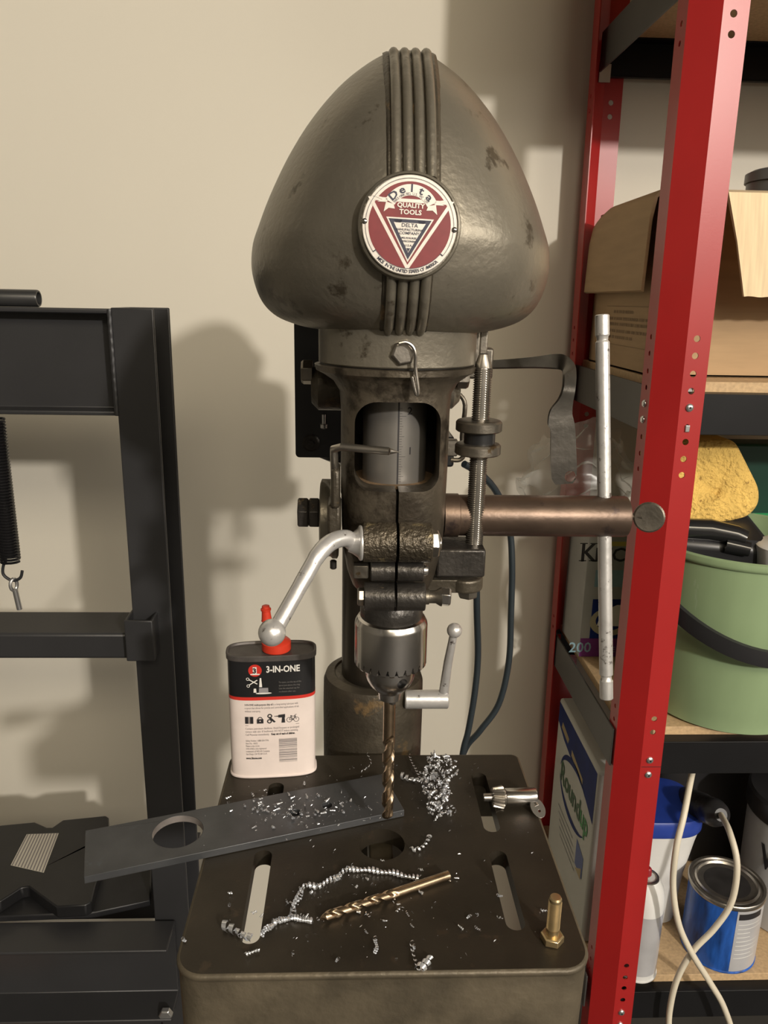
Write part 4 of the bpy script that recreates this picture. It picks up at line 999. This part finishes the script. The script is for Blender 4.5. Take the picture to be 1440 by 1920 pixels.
for y, k in ((0, .80), (.0015, .90), (.006, .975), (.012, 1.0), (.045, 1.0), (.085, 1.0), (.092, .96), (.095, .88)):
    rings.append([V(ctr.x+(p.x-ctr.x)*k, Y0s-.008+y+(p.y-ctr.z)*.10, ctr.z+(p.y-ctr.z)*k) for p in oc])
fr_ = []
for k in (.005, .15, .3, .45, .6): fr_.append([V(ctr.x+(p.x-ctr.x)*k, Y0s-.0085+(p.y-ctr.z)*.10, ctr.z+(p.y-ctr.z)*k) for p in oc])
o = build('sponge', MB().loft(fr_+rings), yellow, origin=(ctr.x, Y0s+.04, q[5].z), sm=50)
tag(o, 'big yellow porous sponge resting on top of the green bucket', 'sponge')
# green packet behind
g = thing('green_packet', 'dark green packet with a pale stripe behind the sponge', 'packet', (.68, 1.22, S3))
build('packet', MB().box(.60, .80, 1.20, 1.25, S3, 1.195), mat('dark_green_pack', (.003, .040, .024), .35, 0, .15, 10), g, bevel=.004)
c = at(1440, 975, 1.19)
build('pale_stripe', MB().box(c.x-.02, .78, 1.1990, 1.2, at(1440, 1017, 1.2).z, at(1440, 1003, 1.2).z), white, g, sm=0)
build('green_patch', MB().box(c.x-.022, .78, 1.1985, 1.2, at(1440, 998, 1.2).z, at(1440, 962, 1.2).z), mat('bright_green_print', (.01, .22, .07), .4), g, sm=0)
build('lettering', place(textmb('Scott', .022, .001, 'LEFT'), (c.x-.012, 1.1983, at(1440, 982, 1.2).z), (1, 0, 0), (0, 0, 1), .0005), redink, g, sm=0) if False else None

# ------------------------------------------------------------------ bottom shelf
S4 = .3745
wb = thing('weed_killer_jug_box', 'white weed killer carton with blue top and green lettering on the lowest shelf', 'box', (.43, 1.15, S4))
X0 = .3880; wy0, wy1, wt = 1.045, 1.285, .700
build('carton', MB().box(X0, .440, wy0, wy1, S4, wt), mat('weed_white', (.56, .56, .52), .6, 0, .04, 12, spec=.2), wb, bevel=.006)
def sd_(y, z, k=1): return V(X0-.0003*k, y, z)
def side(mb, k=1, m=None, nm='print'): return build(nm, mb.map(lambda c: sd_(c.x, c.y, k)), m, wb, sm=0)
side(flat([(wy1-.006, wt-.006), (wy1-.006, wt-.045), (wy1-.05, wt-.060), (wy0+.06, wt-.078), (wy0+.006, wt-.100), (wy0+.006, wt-.006)]), 1, blueink, 'blue_panel')
gt = MB().join(flat([(wy1-.03, .655), (wy1-.075, .648), (wy1-.08, .660), (wy1-.035, .668)])).join(flat([(wy1-.10, .640), (wy1-.17, .628), (wy1-.17, .640), (wy1-.10, .652)]))
side(gt, 2, mat('gold_print', (.36, .27, .12), .5), 'gold_print')
# word reads away-to-near: text x axis runs towards the camera
def side_text(s, size, y, z, m, nm, bold=0, sx=1.0): 
    t = textmb(s, size, bold, 'LEFT', sx); return side(t.map(lambda c: V(y-c.x, z+c.y, 0)), 3, m, nm)
side_text('Round', .056, 1.238, .560, mat('dark_green_print', (.02, .09, .03), .5), 'lettering', .0012, .85)
side_text('up', .056, 1.112, .560, greenink, 'lettering', .0012, .80)
arc = MB()
def el(a0, a1, ry, rz, w_, n=30):
    A = [math.radians(a0+(a1-a0)*i/n) for i in range(n+1)]; m_ = MB()
    vs = [(1.158-ry*math.cos(t), .578+rz*math.sin(t), 0) for t in A]+[(1.158-(ry-w_*math.sin(PI*(i/n)))*math.cos(t), .578+(rz-w_*math.sin(PI*(i/n)))*math.sin(t), 0) for i, t in enumerate(A)]
    return m_.add(vs, [(i, i+1, n+2+i, n+1+i) for i in range(n)])
arc.join(el(40, 175, .085, .060, .012)).join(el(185, 330, .085, .055, .012))
side(arc, 2, blueink, 'blue_swoosh')
side(flat([(1.115, .475), (1.075, .475), (1.075, .515), (1.115, .525)]), 2, mat('blue_logo', (.06, .10, .30), .5), 'small_picture')
side(flat([(1.110, .470), (1.080, .470), (1.080, .492)]), 3, mat('gold_print', (.36, .27, .12)), 'small_picture')
fl_ = MB()
for i in range(5): fl_.join(flat([(1.235-.006*i, .505-.012*i), (1.14-.006*i, .505-.012*i), (1.14-.006*i, .508-.012*i), (1.235-.006*i, .508-.012*i)]))
side(fl_, 2, mat('pale_grey_print', (.33, .33, .32), .6), 'faint_print')

# white tub with blue lid
jx, jy = .518, 1.125
j = thing('white_tub', 'white plastic tub with blue lid behind the spray can', 'tub', (jx, jy, S4))
build('tub', MB().loft([sup(jx, jy, S4+z, a, a*.9, 3.2) for z, a in ((0, .046), (.004, .050), (.10, .056), (.17, .066), (.192, .070))]), wplastic, j)
build('lid', MB().loft([sup(jx, jy, S4+z, a, a*.9, 3.2) for z, a in ((.190, .071), (.194, .073), (.214, .073), (.219, .070))]), mat('blue_lid', (.02, .05, .30), .35), j)
o = build('black_bin', MB().loft([sup(.78, 1.285, S4, .20, .050, 8), sup(.78, 1.285, S4+.34, .21, .054, 8)]), blackp, origin=(.78, 1.285, S4), bevel=.004)
tag(o, 'black plastic bin at the back of the lowest shelf behind the lamp grip', 'bin')
# spray can
s0 = V(.4620, .995, S4)
s_ = thing('spray_can', 'white spray can with red nozzle half hidden by the red post', 'spray can', s0)
build('can', MB().lathe([(.030, 0), (.0325, .001), (.0325, .003), (.031, .004), (.031, .138), (.030, .146), (.0265, .160), (.021, .170), (.0175, .174)], s0, n=48), wplastic, s_)
build('label_band', MB().lathe([(.0312, 0), (.0312, .110)], s0+V(0, 0, .012), n=48, cap=False), spraym, s_)
build('valve_rim', MB().lathe([(.0175, 0), (.0185, .001), (.0180, .003), (.0150, .003), (.0140, .0005), (.004, .001), (.0035, .006)], s0+V(0, 0, .173), n=36), steel, s_)
build('nozzle', MB().lathe([(.0060, 0), (.0065, .001), (.0058, .011), (.004, .013)], s0+V(0, 0, .178), n=20), mat('dark_red_plastic', (.30, .02, .03), .4), s_)
# paint can
pc0 = V(.6150, 1.036, S4); PR, PH = .0585, .128
pt = thing('paint_can', 'blue and grey labelled paint can standing beside the white cord', 'paint can', pc0)
build('can', MB().lathe([(PR-.002, 0), (PR, .001), (PR, .003), (PR-.0012, .004), (PR-.0012, PH-.006)], pc0, n=64), bluecan, pt)
A = []
a0, a1 = math.radians(-118), math.radians(30)
def onc(a, z, k): return pc0+V(math.cos(a)*(PR-.0012+.0002*k), math.sin(a)*(PR-.0012+.0002*k), z)
n = 30
lb = MB().loft([[onc(a0+(a1-a0)*i/n, .005, 1) for i in range(n+1)], [onc(a0+(a1-a0)*i/n, PH-.008, 1) for i in range(n+1)]], cap=False, closed=False)
a0 = math.radians(-98); lb = MB().loft([[onc(a0+(a1-a0)*i/n, .005, 1) for i in range(n+1)], [onc(a0+(a1-a0)*i/n, PH-.008, 1) for i in range(n+1)]], cap=False, closed=False)
build('grey_label', lb, spraym, pt, sm=60)
bl = MB().loft([[onc(a0+.05+.75*i/n, PH-.024, 2) for i in range(n+1)], [onc(a0+.05+.75*i/n, PH-.013, 2) for i in range(n+1)]], cap=False, closed=False)
build('black_bar', bl, ink, pt, sm=60)
tl_ = MB(); random.seed(2)
for r_ in range(9):
    z = PH-.034-.008*r_; b = a0+.07+random.uniform(.35, .9)
    tl_.loft([[onc(a0+.07+(b-a0-.07)*i/8, z, 2) for i in range(9)], [onc(a0+.07+(b-a0-.07)*i/8, z+.0012, 2) for i in range(9)]], cap=False, closed=False)
build('label_lines', tl_, mat('pale_lines', (.68, .68, .66), .6), pt, sm=0)
build('rim', MB().lathe([(PR-.001, PH-.008), (PR+.001, PH-.006), (PR+.0015, PH), (PR, PH+.0015), (PR-.004, PH+.001), (PR-.006, PH-.003), (PR-.008, PH-.003), (PR-.009, PH), (PR-.012, PH+.001), (PR-.014, PH-.002), (.0, PH-.003)], pc0, n=64, cap=False), steel, pt, sm=50)
build('lid_paint', MB().cyl(pc0+V(0, 0, PH-.0035), pc0+V(0, 0, PH-.0022), PR-.015, n=48), mat('dried_dark_paint', (.03, .028, .028), .35, .2, .3, 40), pt)
# big white can at right
bw = V(.775, 1.115, S4)
bc_ = thing('large_white_pail', 'large white pail with black lid rim and handwritten letter at the right', 'pail', bw)
build('pail', MB().lathe([(.078, 0), (.082, .003), (.086, .20)], bw, n=56), mat('pail_white', (.42, .42, .42), .4, 0, .06), bc_)
build('lid', MB().lathe([(.088, .20), (.090, .203), (.090, .235), (.086, .240), (0, .240)], bw, n=56, cap=False), blackp, bc_)
wt_ = textmb('W', .060, .0012, 'LEFT', .8)
wa = at(1412, 1590, 1.06)
def onp(x, z): a = math.radians(-168)+x/.086; return bw+V(math.cos(a)*.0868, math.sin(a)*.0868, z)
build('handwriting', wt_.map(lambda c: onp(c.x+.012, .120+c.y)), ink, bc_, sm=0)
# trouble light with white cord
pl0 = at(1280, 1500, 1.16); pl1 = at(1352, 1528, 1.03)
tl2 = thing('inspection_lamp', 'black lamp handle with long white cord hanging in front of the shelf', 'lamp', (pl0.x, pl0.y, pl0.z))
dd = (pl1-pl0); L = dd.length
build('grip', MB().lathe([(.020, 0), (.024, .01), (.024, L*.55), (.020, L*.62), (.0225, L*.66), (.020, L*.70), (.0225, L*.74), (.0205, L*.78), (.0225, L*.84), (.019, L*.94), (.010, L), (.008, L)], pl0, dd, 32), blackp, tl2)
YC = .935
cp = [pl1, at(1368, 1560, .97), at(1382, 1620, .94), at(1372, 1690, YC), at(1340, 1740, YC), at(1300, 1782, YC), at(1272, 1830, YC), at(1258, 1880, YC), at(1254, 1930, YC), at(1262, 2010, YC), at(1300, 2060, YC), at(1350, 2030, YC-.01), at(1372, 1950, YC-.012), at(1358, 1890, YC-.013), at(1330, 1840, YC-.013), at(1296, 1785, YC-.012), at(1272, 1730, YC-.008), at(1262, 1660, YC), at(1268, 1590, YC), at(1282, 1530, .95), at(1294, 1468, .985), at(1300, 1440, 1.02)]
build('cord', MB().tube(smoothpts(cp, 8), .0046, 12), cordw, tl2)

# dark power cable hanging behind the press
cpp = [at(870, 870, .86), at(905, 892, .88), at(935, 930, .90), at(955, 990, .92), at(960, 1060, .92), at(958, 1150, .92), at(954, 1240, .92), at(935, 1320, .92), at(900, 1370, .92), at(870, 1410, .93), at(850, 1500, .94)]
cpp2 = [at(893, 900, .84), at(893, 1000, .86), at(894, 1140, .88), at(896, 1230, .90), at(890, 1300, .90), at(878, 1370, .90), at(868, 1410, .90), at(855, 1500, .90)]
pc_ = build('power_cord', MB().tube(smoothpts(cpp, 8), .0042, 12), mat('blue_black_rubber', (.02, .028, .034), .4, 0, .1), dp)
build('power_cord', MB().tube(smoothpts(cpp2, 8), .0042, 12), MATS['blue_black_rubber'], dp)
